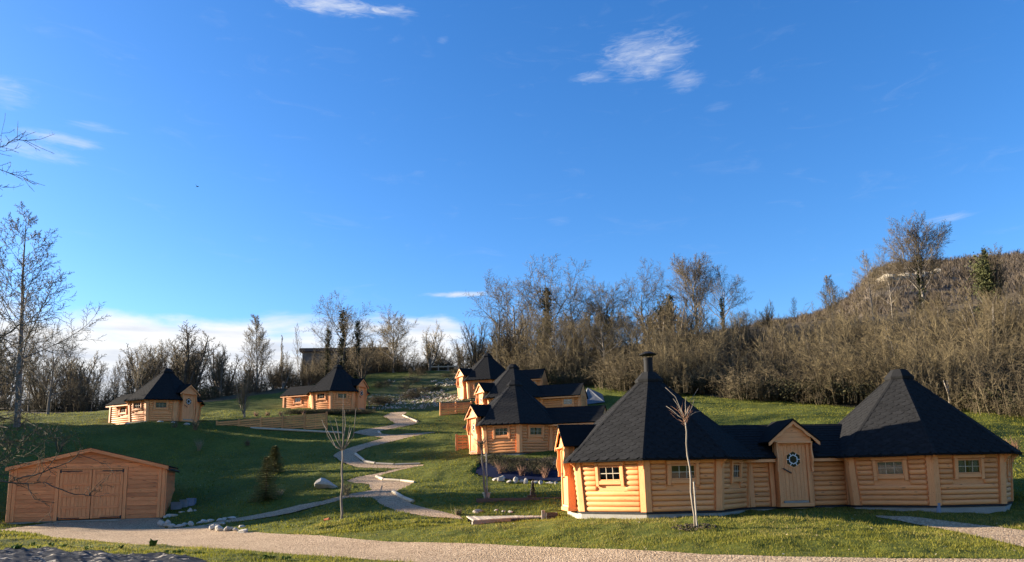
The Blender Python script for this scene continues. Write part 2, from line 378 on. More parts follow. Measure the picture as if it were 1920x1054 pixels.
def vnoise(x, y, seed=0):
    """smooth value noise, arrays"""
    def h(i, j):
        n = (i * 374761393 + j * 668265263 + seed * 974634777) & 0x7fffffff
        n = ((n ^ (n >> 13)) * 1274126177) & 0x7fffffff
        return ((n ^ (n >> 16)) & 0xffff) / 65535.0
    xi = np.floor(x).astype(np.int64); yi = np.floor(y).astype(np.int64); fx = x - xi; fy = y - yi
    fx = fx * fx * (3 - 2 * fx); fy = fy * fy * (3 - 2 * fy)
    a = h(xi, yi) * (1 - fx) + h(xi + 1, yi) * fx; c = h(xi, yi + 1) * (1 - fx) + h(xi + 1, yi + 1) * fx
    return a * (1 - fy) + c * fy - .5

# strips of gravel: pairs of edge points (photograph pixels) carried to the ground
ROAD = [((-170, 1004), (-150, 1010)), ((-80, 1000), (-60, 1005)), ((0, 993), (0, 998.5)), ((20, 990), (47, 1001)), ((109, 978), (90, 1008)), ((227, 974.5), (187, 1015)), ((306, 971), (273, 1023)), ((309, 990), (305, 1022)),
        ((345, 989), (338, 1025)), ((385, 984), (388, 1028)), ((438, 996), (439, 1032)), ((520, 1001), (520, 1039)), ((763, 1017), (690, 1050)),
        ((1060, 1027), (900, 1066)), ((1336, 1040), (1250, 1085)), ((1480, 1044), (1480, 1100)), ((1920, 1049), (2000, 1125)), ((2300, 1050), (2500, 1130))]
PATHS = [
    [((868, 974), (862, 968)), ((790, 968), (800, 953)), ((745, 960), (774, 945)), ((719, 950), (750, 932)), ((700, 936), (737, 925)), ((697, 920), (758, 915)),
     ((690, 908.5), (776, 905)), ((672, 906.5), (717, 900.5)), ((655, 905), (708, 898.5)), ((651, 901.5), (706, 896)), ((669, 895), (708, 893.5)), ((708, 888), (724, 888.5)),
     ((742, 880), (755, 880.5)), ((775, 874.5), (786, 874))],
    [((794, 873.5), (796, 871)), ((742, 878.5), (742, 872)), ((697, 878), (697, 871)), ((669, 876.6), (678, 865)), ((640, 867), (669, 856)), ((624, 855), (668, 851)),
     ((635, 847), (671, 847)), ((669, 836), (687, 840)), ((719, 822), (742, 826.5)), ((729, 817.5), (768, 820)), ((760, 813.5), (801, 813.5)), ((812, 810.5), (820, 811))],
    [((722, 822.5), (768, 818)), ((690, 817), (720, 814.5)), ((662, 812), (712, 810)), ((676, 807), (715, 808)), ((733, 798), (777, 796)), ((742, 794), (783, 792)),
     ((719, 781), (754, 781)), ((733, 774), (765, 772))],
    [((716, 910), (708, 939)), ((697, 920), (697, 935)), ((651, 928), (651, 934)), ((605, 940), (628, 941.5)), ((560, 948), (578, 954)), ((520, 958), (540, 964)),
     ((445, 972), (471, 975.5)), ((402, 980), (421, 981)), ((386, 985), (396, 988))],
    [((1640, 968), (1645, 971.5)), ((1700, 969.5), (1690, 979)), ((1777, 979), (1760, 992)), ((1850, 987.5), (1840, 1009)), ((1930, 997), (1920, 1028)), ((2100, 1012), (2080, 1062))],
]
def strip_world(pairs): return [(G(*a), G(*b)) for a, b in pairs]
ROAD_W = strip_world(ROAD); PATHS_W = [strip_world(p) for p in PATHS]
QUADS = []
for st in [ROAD_W] + PATHS_W:
    for (a, b), (c, d) in zip(st[:-1], st[1:]): QUADS.append(np.array([[a.x, a.y], [b.x, b.y], [d.x, d.y], [c.x, c.y]]))
def in_poly(x, y, P):
    ins = np.zeros(len(x), bool); n = len(P)
    for i in range(n):
        x1, y1 = P[i]; x2, y2 = P[(i + 1) % n]
        c = ((y1 > y) != (y2 > y)) & (x < (x2 - x1) * (y - y1) / (y2 - y1 + 1e-12) + x1)
        ins ^= c
    return ins
def on_gravel(x, y):
    r = np.zeros(len(x), bool)
    for q in QUADS:
        lo, hi = q.min(0) - .01, q.max(0) + .01
        m = np.where((x > lo[0]) & (x < hi[0]) & (y > lo[1]) & (y < hi[1]))[0]
        if len(m): r[m] |= in_poly(x[m], y[m], q)
    return r
def pxpoly(pts): return np.array([[g.x, g.y] for g in (G(*p) for p in pts)])
PLASTIC_PX = [(-120, 1040), (0, 1035), (14, 1032), (50, 1031), (103, 1033), (125, 1040), (187, 1038), (219, 1044), (297, 1044), (351, 1047), (390, 1056), (330, 1120), (-200, 1120)]
PLASTIC_W = pxpoly(PLASTIC_PX)
MULCH_PX = [(905, 862), (1062, 858), (1066, 902), (1000, 901), (940, 899), (898, 893), (888, 886)]
MULCH_W = pxpoly(MULCH_PX)
SCREE_PX = [(690, 768), (690, 745), (700, 728), (740, 710), (790, 699), (880, 700), (884, 768), (850, 772), (790, 768), (740, 770)]
SCREE_W = pxpoly(SCREE_PX)

def tuss(x, y):
    r = np.hypot(x, y); ng = np.zeros(len(x), bool)
    for k in range(8): ng |= on_gravel(x + .7 * math.cos(k * .785), y + .7 * math.sin(k * .785))
    a = vnoise(x / 1.7, y / 1.7, 1) * .10 + vnoise(x / .55, y / .55, 2) * .075
    a += np.where(r < 30, vnoise(x / .28, y / .28, 3) * .045, 0)
    a += np.where(r > 26, vnoise(x / 3.1, y / 3.1, 5) * .22 + vnoise(x / .9, y / .9, 6) * .09, 0)
    return np.where(ng, a * .3, a)
def build_ground():
    dense = np.linspace(R(-40), R(40), 330); coarse = np.linspace(R(40), R(320), 72)[1:-1]
    th = np.r_[dense, coarse]
    rr = np.r_[[.5, 2, 4], np.geomspace(6, 165, 470), [190, 230, 300, 420, 600, 900, 1400, 2200]]
    Rg, Tg = np.meshgrid(rr, th, indexing='ij')
    x = (Rg * np.sin(Tg)).ravel(); y = (Rg * np.cos(Tg)).ravel()
    z = terr_np(x, y)
    far = np.clip((Rg.ravel() - 170) / 800, 0, 1); z = z * (1 - far)
    fade = np.clip((150 - Rg.ravel()) / 60, 0, 1)
    g = on_gravel(x, y); pl = in_poly(x, y, PLASTIC_W); mu = in_poly(x, y, MULCH_W)
    z = z + np.where(g | pl | mu, -.05, tuss(x, y) * fade + .015)
    nr, nth = len(rr), len(th)
    i, j = np.meshgrid(np.arange(nr - 1), np.arange(nth), indexing='ij'); j2 = (j + 1) % nth
    Fa = np.stack([i * nth + j, i * nth + j2, (i + 1) * nth + j2, (i + 1) * nth + j], -1).reshape(-1, 4)[:, ::-1]
    me = np_mesh('ground', np.c_[x, y, z], Fa, None, True)
    # where the wood's litter replaces the turf, and where the turf is thin and stony (ground cover, not shade)
    lit = wood_floor(x, y); scr = in_poly(x, y, SCREE_W).astype(float) * .75
    at = me.color_attributes.new('cover', 'FLOAT_COLOR', 'POINT')
    at.data.foreach_set('color', np.c_[lit, scr, np.zeros(len(x)), np.ones(len(x))].astype(np.float32).ravel())
    def f(b):
        v = b.n('ShaderNodeTexCoord').outputs['Object']
        a = b.n('ShaderNodeVertexColor'); a.layer_name = 'cover'
        sp = b.n('ShaderNodeSeparateColor'); b.put(sp.inputs[0], a.outputs[0])
        n1 = b.noise(v, .35, 5, .6).outputs[0]; n2 = b.noise(v, 5.0, 6, .7).outputs[0]; n3 = b.noise(v, 26, 4, .7).outputs[0]
        t = b.math('ADD', b.math('MULTIPLY', n1, .45), b.math('MULTIPLY', n2, .55))
        turf = b.ramp(t, [(.30, (.036, .046, .009)), (.5, (.078, .090, .015)), (.68, (.14, .138, .027)), (.85, (.19, .155, .06))])
        turf = b.mix(b.smooth(n3, .62, .75), turf, (.16, .13, .07, 1))
        litter = b.ramp(t, [(.3, (.045, .033, .02)), (.55, (.095, .072, .042)), (.8, (.15, .115, .07))])
        c = b.mix(b.smooth(b.math('ADD', sp.outputs[0], b.math('MULTIPLY', b.math('SUBTRACT', n2, .5), .5)), .35, .65), turf, litter)
        st = b.smooth(b.math('ADD', b.math('MULTIPLY', sp.outputs[1], .5), b.math('MULTIPLY', n2, .8)), .72, .86)
        c = b.mix(b.math('MULTIPLY', st, .7), c, (.115, .092, .058, 1))
        return c, b.math('ADD', b.math('MULTIPLY', n2, .6), b.math('MULTIPLY', n3, .4))
    me.materials.append(pbr('turf', f, .95, True, .8, .06, .1))
    o = link('ground', me); tag(o, 'grassy hillside rising to the woods, short green turf', 'ground', None, 'structure')
def wood_floor(x, y):
    """1 under the woods, 0 on the meadow; edge follows the thicket"""
    edge = np.interp(x, [-60, -35, -22, -12, -3, 4, 10, 16, 24, 32, 40, 60], [60, 63, 74, 88, 90, 82, 62, 53, 49, 44.5, 42, 38])
    return np.clip((y - edge + 1.5 + vnoise(x / 3, y / 3, 9) * 3) / 2.0, 0, 1)
build_ground()

def gravel_mat(name, lo, mid, hi):
    def f(b):
        v = b.n('ShaderNodeTexCoord').outputs['Object']
        vo = b.n('ShaderNodeTexVoronoi'); b.put(vo.inputs['Vector'], v); vo.inputs['Scale'].default_value = 27
        sc = b.n('ShaderNodeSeparateColor'); b.put(sc.inputs[0], vo.outputs['Color'])
        big = b.noise(v, .5, 5, .6).outputs[0]
        t = b.math('ADD', b.math('MULTIPLY', sc.outputs[0], .7), b.math('MULTIPLY', big, .35))
        return b.ramp(t, [(.12, lo), (.5, mid), (.95, hi)]), b.math('SUBTRACT', 1.0, vo.outputs['Distance'])
    return pbr(name, f, .95, True, .7, .03, .15)
GRAVEL = gravel_mat('gravel', (.13, .080, .042), (.35, .24, .14), (.60, .44, .285))
GRAVEL_GREY = gravel_mat('footpath_gravel', (.15, .095, .052), (.34, .23, .138), (.54, .39, .25))
def strip_mesh(name, st, mat, lift, res=.35):
    V, Fa = [], []; prev = None
    L = [a for a, b in st]; Rr = [b for a, b in st]
    wid = max((a - b).length for a, b in st); k = int(min(40, max(4, wid / res)))
    rows = []
    for (a, b), (c, d) in zip(st[:-1], st[1:]):
        n = max(2, int(max((c - a).length, (d - b).length) / res))
        for i in range(n): rows.append((a.lerp(c, i / n), b.lerp(d, i / n)))
    rows.append(st[-1])
    P = np.array([[(a.lerp(b, j / k)).to_tuple() for j in range(k + 1)] for a, b in rows])
    jit = vnoise(P[..., 0] * 1.3, P[..., 1] * 1.3, 4) * .10
    P[:, 0, 0] += jit[:, 0]; P[:, -1, 0] += jit[:, -1]; P[:, 0, 1] += jit[:, 0]; P[:, -1, 1] += jit[:, -1]
    fl = P.reshape(-1, 3); z = terr_np(fl[:, 0], fl[:, 1]) + lift + vnoise(fl[:, 0] / .9, fl[:, 1] / .9, 8) * .006
    V = np.c_[fl[:, 0], fl[:, 1], z]; n, m = len(rows), k + 1
    i, j = np.meshgrid(np.arange(n - 1), np.arange(k), indexing='ij')
    Fa = np.stack([i * m + j, i * m + j + 1, (i + 1) * m + j + 1, (i + 1) * m + j], -1).reshape(-1, 4)
    me = np_mesh(name, V, Fa, mat, True)
    me.update()
    s = sum(p.normal.z for p in me.polygons[:50])
    if s < 0: me.flip_normals()
    return link(name, me)
tag(strip_mesh('gravel_road', ROAD_W, GRAVEL, .004, .3), 'tan gravel drive running from the garage along the front lawn', 'road', None, 'structure')
PN = ['switchback gravel path climbing from the front lawn', 'upper bend of the gravel path across the middle bank', 'top stretch of the gravel path up to the stony field',
      'gravel path branching left towards the garage yard', 'short gravel path in front of the right-hand cabin']
for i, p in enumerate(PATHS_W):
    tag(strip_mesh('footpath', p, GRAVEL_GREY if i < 4 else GRAVEL, .010 + .004 * i, .22), PN[i], 'path', None, 'structure')

def drape(name, poly, mat, lift, step, wr, seed):
    """cloth laid over the ground inside a polygon, with creases"""
    lo, hi = poly.min(0), poly.max(0)
    xs = np.arange(lo[0], hi[0], step); ys = np.arange(lo[1], hi[1], step)
    X, Y = np.meshgrid(xs, ys, indexing='ij'); x, y = X.ravel(), Y.ravel()
    ins = in_poly(x, y, poly)
    z = terr_np(x, y) + lift + wr(x, y)
    n, m = X.shape; i, j = np.meshgrid(np.arange(n - 1), np.arange(m - 1), indexing='ij')
    Fa = np.stack([i * m + j, (i + 1) * m + j, (i + 1) * m + j + 1, i * m + j + 1], -1).reshape(-1, 4)
    Fa = Fa[ins[Fa].sum(1) >= 3]
    used = np.unique(Fa); mp = np.full(len(x), -1); mp[used] = np.arange(len(used))
    return link(name, np_mesh(name, np.c_[x, y, z][used], mp[Fa], mat, True))
def ridged(x, y):
    f = lambda a, k: 1 - np.abs(vnoise(x * a + y * a * .75, y * a * .22 - x * a * .12, k) * 2)
    return .04 * f(.9, 21) + .04 * f(2.3, 22) ** 2 + .035 * f(5.5, 23) ** 2 + .015 * vnoise(x * 11, y * 9, 24) - .04
tag(drape('plastic_sheet', PLASTIC_W, PLASTIC, .05, .045, ridged, 1), 'creased black plastic sheeting at the bottom left, beside the drive', 'sheeting')
tag(drape('mulch_sheet', MULCH_W, MULCH_BLUE, .03, .12, lambda x, y: .05 * vnoise(x * 1.6, y * 1.6, 31), 2), 'dark blue weed-control sheet on the bank below the nearest hill cabin', 'mulch sheet')
# ------------------------------------------------------------------ log cabins
T8 = math.tan(math.pi / 8); C8 = math.cos(math.pi / 8)
AP0, LEAN, WALL_H, PITCH_LOG = 2.80, R(4.5), 1.50, .15
S = dict(s=1.0)                                # size of the cabin being built
def ap_at(z): return AP0 * S['s'] + z * math.tan(LEAN)
def face_frame(ap, ang, z0=0.0, lean=0.0, off=(0, 0)):
    n = Vector((math.sin(ang), -math.cos(ang), 0)); t = Vector((math.cos(ang), math.sin(ang), 0)); up = Vector((0, 0, 1))
    w = up * math.cos(lean) + n * math.sin(lean); y = -(n * math.cos(lean) - up * math.sin(lean))
    o = n * ap + Vector((off[0], off[1], z0))
    return Matrix(((t.x, y.x, w.x, o.x), (t.y, y.y, w.y, o.y), (t.z, y.z, w.z, o.z), (0, 0, 0, 1)))
_logs = {}
def log_geo(L, mb, M=None):
    prof = [(-.046 * math.sin(a), .0755 * -math.cos(a)) for a in [math.pi * k / 6 for k in range(7)]]
    e = min(.07, L * .3); rings = []
    for x, s in ((-L / 2, .35), (-L / 2 + e * .35, .8), (-L / 2 + e, 1), (L / 2 - e, 1), (L / 2 - e * .35, .8), (L / 2, .35)):
        rings.append([(x, y * s, z * s) for y, z in prof])
    return mb.loft(rings, (True, True), M)
def log_mesh(L):
    k = round(L, 2)
    if k not in _logs: _logs[k] = log_geo(k, MB()).mesh('log', PINE, True)
    return _logs[k]
def log_wall(parent, M, halfw, n=10, skip=(), detail=True, z0=0.0):
    """courses of half-round logs on one wall; skip = [(x0, x1, z0, z1)] openings"""
    joined = MB()
    for i in range(n):
        z = z0 + (i + .5) * PITCH_LOG
        hw = halfw(z) if callable(halfw) else halfw
        segs = [(-hw, hw)]
        for (a, b, c, d) in skip:
            if z + .06 > c and z - .06 < d:
                segs = [s for (p, q) in segs for s in ((p, min(q, a)), (max(p, b), q)) if s[1] - s[0] > .08]
        for (p, q) in segs:
            Ml = M @ T((p + q) / 2, 0, z)
            if detail: link('log', log_mesh(q - p), parent, Ml)
            else: log_geo(round(q - p, 2), joined, Ml)
    if not detail:
        o = joined.build('log_wall', PINE, parent, smooth=True); tag(o, kind='stuff')
def add_window(parent, M, zc, w=.74, h=.42, curtain=False, x=0.0, cas=.10):
    """casing (the window itself) > frame, glazing_bar, pane, curtain"""
    Mw = M @ T(x, 0, zc); m = MB()
    m.bev(-w / 2 - cas, -w / 2, -.088, -.02, -h / 2 - .16, h / 2 + .03); m.bev(w / 2, w / 2 + cas, -.088, -.02, -h / 2 - .16, h / 2 + .03)
    m.bev(-w / 2 - cas - .03, w / 2 + cas + .03, -.092, -.02, h / 2 + .033, h / 2 + .033 + cas * .9)
    m.bev(-w / 2 + .002, w / 2 - .002, -.082, -.02, -h / 2 - .11, -h / 2 - .002)
    win = m.build('window', PINE_BOARD, parent, Mw)
    f = MB(); s = .035
    f.bev(-w / 2 + .002, -w / 2 + s, -.06, -.01, -h / 2, h / 2, .004).bev(w / 2 - s, w / 2 - .002, -.06, -.01, -h / 2, h / 2, .004)
    f.bev(-w / 2 + s + .001, w / 2 - s - .001, -.058, -.01, h / 2 - s, h / 2, .004).bev(-w / 2 + s + .001, w / 2 - s - .001, -.058, -.01, -h / 2, -h / 2 + s, .004)
    f.build('frame', PINE_BOARD, win)
    iw, ih = w - 2 * s, h - 2 * s
    for k in (-1, 1): MB().box(k * iw / 6 - .009, k * iw / 6 + .009, -.052, -.016, -ih / 2, ih / 2).build('glazing_bar', PALE_WOOD, win)
    MB().box(-iw / 2, iw / 2, -.049, -.018, -.009, .009).build('glazing_bar', PALE_WOOD, win)
    pm = MB().box(-iw / 6 + .008, iw / 6 - .008, -.036, -.030, -ih / 4 + .004, ih / 4 - .004).mesh('pane', GLASS)
    for a in (-1, 0, 1):
        for c in (-1, 1): link('pane', pm, win, T(a * iw / 3, 0, c * ih / 4))
    if curtain:
        c = MB(); n = 24
        for sx in ((-1, -.12), (.12, 1)) if curtain == 2 else ((-1, 1),):
            xs = [iw / 2 * (sx[0] + (sx[1] - sx[0]) * i / n) for i in range(n + 1)]
            V = [(xx, .012 + .008 * math.sin(i * 1.9), zz) for zz in (-ih / 2 - .02, ih / 2 + .02) for i, xx in enumerate(xs)]
            V += [(xx, .016 + .008 * math.sin(i * 1.9), zz) for zz in (-ih / 2 - .02, ih / 2 + .02) for i, xx in enumerate(xs)]
            k = n + 1
            c.add(V, [(i, i + 1, k + i + 1, k + i) for i in range(n)] + [(2 * k + i, 3 * k + i, 3 * k + i + 1, 2 * k + i + 1) for i in range(n)])
        c.build('curtain', CURTAIN, win, smooth=True)
    return win
def panel(parent, M, hw, holes):
    m = MB(); H = WALL_H + .03
    def bx(x0, x1, z0, z1): m.box(x0, x1, .002, .05, z0, z1)
    cur = -hw
    for (a, b, c, d) in sorted(holes):
        bx(cur, a, 0, H)
        if c > .01: bx(a, b, 0, c)
        if d < H - .01: bx(a, b, d, H)
        cur = b
    bx(cur, hw, 0, H)
    m.build('wall', PINE_BOARD, parent, M)
def wavy(z0, z1, y_in, y_out, n=22, f=1.0, ph=0.0):
    """(y, z) outline of a carved side board"""
    out = []
    for i in range(n + 1):
        t = i / n; amp = (y_out - y_in)
        y = y_out - amp * (.18 + .16 * math.sin(t * 9.5 * f + ph)) * (1 - .15 * t) if t < .97 else y_out - amp * .02
        out.append((y, z0 + (z1 - z0) * t))
    return out
def add_entrance(parent, M, prot=.48, depth=1.7, detail=True):
    """porch in face frame M (x along, y inwards): frame, plank door, gable, little roof"""
    y = -prot
    fr = MB(); fr.bev(-.53, -.43, y - .03, y + .07, .10, 1.96); fr.bev(.43, .53, y - .03, y + .07, .10, 1.96); fr.bev(-.43, .43, y - .027, y + .07, 1.88, 1.97)
    df = fr.build('door_frame', PINE_POST, parent, M)
    MB().bev(-.55, .55, y - .05, y + .3, -.01, .10).build('door_sill', PINE_BOARD, parent, M)
    MB().bev(-.40, .40, y - .02, y + .02, .103, .17).build('threshold', GREY_WOOD, parent, M)
    ck = MB(); ck.box(-.525, -.47, y + .072, .02, 0, 2.05).box(.47, .525, y + .072, .02, 0, 2.05); ck.build('porch_side', PINE_BOARD, parent, M)
    d = MB().box(-.428, .428, y + .045, y + .06, .172, 1.878).build('door', PINE_POST, parent, M)
    pm = MB().bev(-.059, .059, y + .018, y + .045, .174, 1.876, .007).mesh('plank', PINE_POST)
    for k in range(7): link('plank', pm, d, T((k - 3) * .1215, 0, 0))
    hexp = lambda r: [(r * math.sin(math.pi / 3 * k), 1.43 + r * math.cos(math.pi / 3 * k)) for k in range(6)][::-1]
    MB().prism(hexp(.255), y + .008, y + .017).build('door_pane', AMBER, d)
    hb = MB().prism(hexp(.25), y + .0165, y + .0175); hb.build('door_pane_back', DARK_WOOD, d)
    rim = MB(); o_, i_ = hexp(.285), hexp(.245)
    for k in range(6):
        j = (k + 1) % 6
        rim.prism([o_[k], o_[j], i_[j], i_[k]], y - .002, y + .018)
    rim.build('door_window_rim', PINE_POST, d)
    ls = MB(); a_, b_ = hexp(.155), hexp(.128)
    for k in range(6):
        j = (k + 1) % 6
        ls.prism([a_[k], a_[j], b_[j], b_[k]], y + .001, y + .0075)
    for k in range(6):
        c, s = math.sin(math.pi / 3 * k + math.pi / 6), math.cos(math.pi / 3 * k + math.pi / 6)
        p, q = (c * .12, 1.43 + s * .12), (c * .225, 1.43 + s * .225); nx, nz = s * .012, -c * .012
        ls.prism([(p[0] + nx, p[1] + nz), (p[0] - nx, p[1] - nz), (q[0] - nx, q[1] - nz), (q[0] + nx, q[1] + nz)], y + .001, y + .0075)
    ls.build('lead_strip', LEAD, d)
    hd = MB(); hd.tube([(-.36, y - .0, 1.16), (-.35, y - .035, 1.15), (-.22, y - .05, 1.07), (-.12, y - .035, 1.02), (-.11, y + .0, 1.01)], [.016, .02, .022, .02, .016], 7)
    hd.build('door_handle', DARK_WOOD, d, smooth=True)
    # gable boards, barge boards, roof
    zr, ze, xe = 2.62, 1.98, .80
    g = MB(); zz = [1.972, 2.12, 2.27, 2.42, 2.60]
    for i in range(4):
        w0 = max(.01, (zr - .03 - zz[i]) / (zr - ze) * xe * .98); w1 = max(.004, (zr - .03 - zz[i + 1]) / (zr - ze) * xe * .98)
        g.prism([(-w0 * .80 if i == 0 else -w0, zz[i]), (w0 * .80 if i == 0 else w0, zz[i]), (w1, zz[i + 1] - .006), (-w1, zz[i + 1] - .006)], y - .06 - .004 * (i % 2), y + .0)
    g.build('gable', PINE_BOARD, parent, M)
    for s in (-1, 1):
        n = 12; top = [(s * xe * t * 1.04, zr + .005 - (zr - ze) * t * 1.04) for t in [i / n for i in range(n + 1)]]
        bot = [(p[0] - s * .0, p[1] - .10 - .022 * math.sin(i * 1.3)) for i, p in enumerate(top)]
        poly = top + bot[::-1]
        if s > 0: poly = poly[::-1]
        b_ = MB()
        for i in range(n):
            q = [top[i], top[i + 1], bot[i + 1], bot[i]]
            if s > 0: q = q[::-1]
            b_.prism(q, y - .165, y - .13)
        b_.build('bargeboard', PINE_BOARD, parent, M)
        rf = MB(); nrm = Vector((s * (zr - ze), 0, xe)).normalized() * .045
        P = [(0, zr + .012), (s * xe * 1.08, zr + .012 - (zr - ze) * 1.08)]
        a, b2 = P; c, d2 = (b2[0] + nrm.x, b2[1] + nrm.z), (a[0], a[1] + .055)
        poly = [a, b2, c, d2] if s < 0 else [a, d2, c, b2]
        rf.prism(poly, y - .19, depth)
        tag(rf.build('porch_roof', ROOF_FELT, parent, M))
        cb = MB(); pts = wavy(1.05, 1.97, y + .0, y - .17, ph=.6); k = len(pts); x0 = s * .56 - .022; x1 = s * .56 + .022
        V = [(x0, p, z) for p, z in pts] + [(x1, p, z) for p, z in pts] + [(x0, y + .03, z) for p, z in pts] + [(x1, y + .03, z) for p, z in pts]
        Fq = []
        for i in range(k - 1):
            Fq += [(i, i + 1, k + i + 1, k + i), (2 * k + i, 3 * k + i, 3 * k + i + 1, 2 * k + i + 1), (i, 2 * k + i, 2 * k + i + 1, i + 1), (k + i, k + i + 1, 3 * k + i + 1, 3 * k + i)]
        cb.add(V, Fq + [(0, k, 3 * k, 2 * k), (k - 1, 3 * k - 1, 4 * k - 1, 2 * k - 1)])
        cb.build('carved_board', PINE_POST, parent, M)
    MB().box(-.56, .56, y - .17, y + .0, 1.93, 1.968).build('porch_lintel', PINE_BOARD, parent, M)

EAVE_AP, EAVE_Z, TOP_AP, TOP_Z = 3.29, 1.475, .32, 4.04
def set_size(s, rise):
    global EAVE_AP, TOP_Z, SLOPE_L, SHINGLES
    S['s'] = s; EAVE_AP = AP0 * s + .46 - .15 * (1 - s); TOP_Z = EAVE_Z + rise
    SLOPE_L = math.hypot(EAVE_AP - TOP_AP, TOP_Z - EAVE_Z); SHINGLES = shingle_polys()
def slope_frame(ang, off=(0, 0)):
    """frame on a roof face: x along the eave, z up the slope, -y out of the roof; origin mid-eave"""
    ln = math.atan2(EAVE_AP - TOP_AP, TOP_Z - EAVE_Z)
    return face_frame(EAVE_AP, ang, EAVE_Z + .02, -ln, off)
def clip_poly(P, u_of_v, side):
    """keep the part of P with side*u <= u_of_v(v), a straight line"""
    out = []; f = lambda p: u_of_v(p[1]) - side * p[0]
    for i in range(len(P)):
        a, b = P[i], P[(i + 1) % len(P)]; fa, fb = f(a), f(b)
        if fa >= 0: out.append(a)
        if fa * fb < 0:
            t = fa / (fa - fb); out.append((a[0] + (b[0] - a[0]) * t, a[1] + (b[1] - a[1]) * t))
    return out
def shingle_polys(rowh=.142, w=.333):
    res = []; hwv = lambda v: (EAVE_AP + (TOP_AP - EAVE_AP) * v / SLOPE_L) * T8 - .005
    j = 0
    while j * rowh < SLOPE_L - .05:
        v0 = j * rowh - .02; n = int(3 / w) + 1
        for i in range(-n, n + 1):
            u = i * w + (w / 2 if j % 2 else 0)
            P = [(u - w / 2 + .085, v0), (u + w / 2 - .085, v0), (u + w / 2 - .004, v0 + .085), (u + w / 2 - .004, min(v0 + .20, SLOPE_L)), (u - w / 2 + .004, min(v0 + .20, SLOPE_L)), (u - w / 2 + .004, v0 + .085)]
            P = clip_poly(P, hwv, 1)
            if len(P) > 2: P = clip_poly(P, hwv, -1)
            if len(P) < 3: continue
            area = abs(sum(P[k][0] * P[(k + 1) % len(P)][1] - P[(k + 1) % len(P)][0] * P[k][1] for k in range(len(P)))) / 2
            if area > .002: res.append((P, v0, u))
        j += 1
    return res
set_size(.93, 2.565)
def shingle_geo(mb, P, v0, M=None, th=.009):
    """one tab, its lower edge standing proud of the course below; P counter-clockwise in (u, v)"""
    n = len(P); h = lambda v: -(.006 + th * max(0.0, 1 - (v - v0) / .2))
    vs = [(u, h(v), v) for u, v in P] + [(u, 0.004, v) for u, v in P]
    return mb.add(vs, [tuple(range(n)), tuple(range(2 * n - 1, n - 1, -1))] + [(i, i + n, (i + 1) % n + n, (i + 1) % n) for i in range(n)], M)

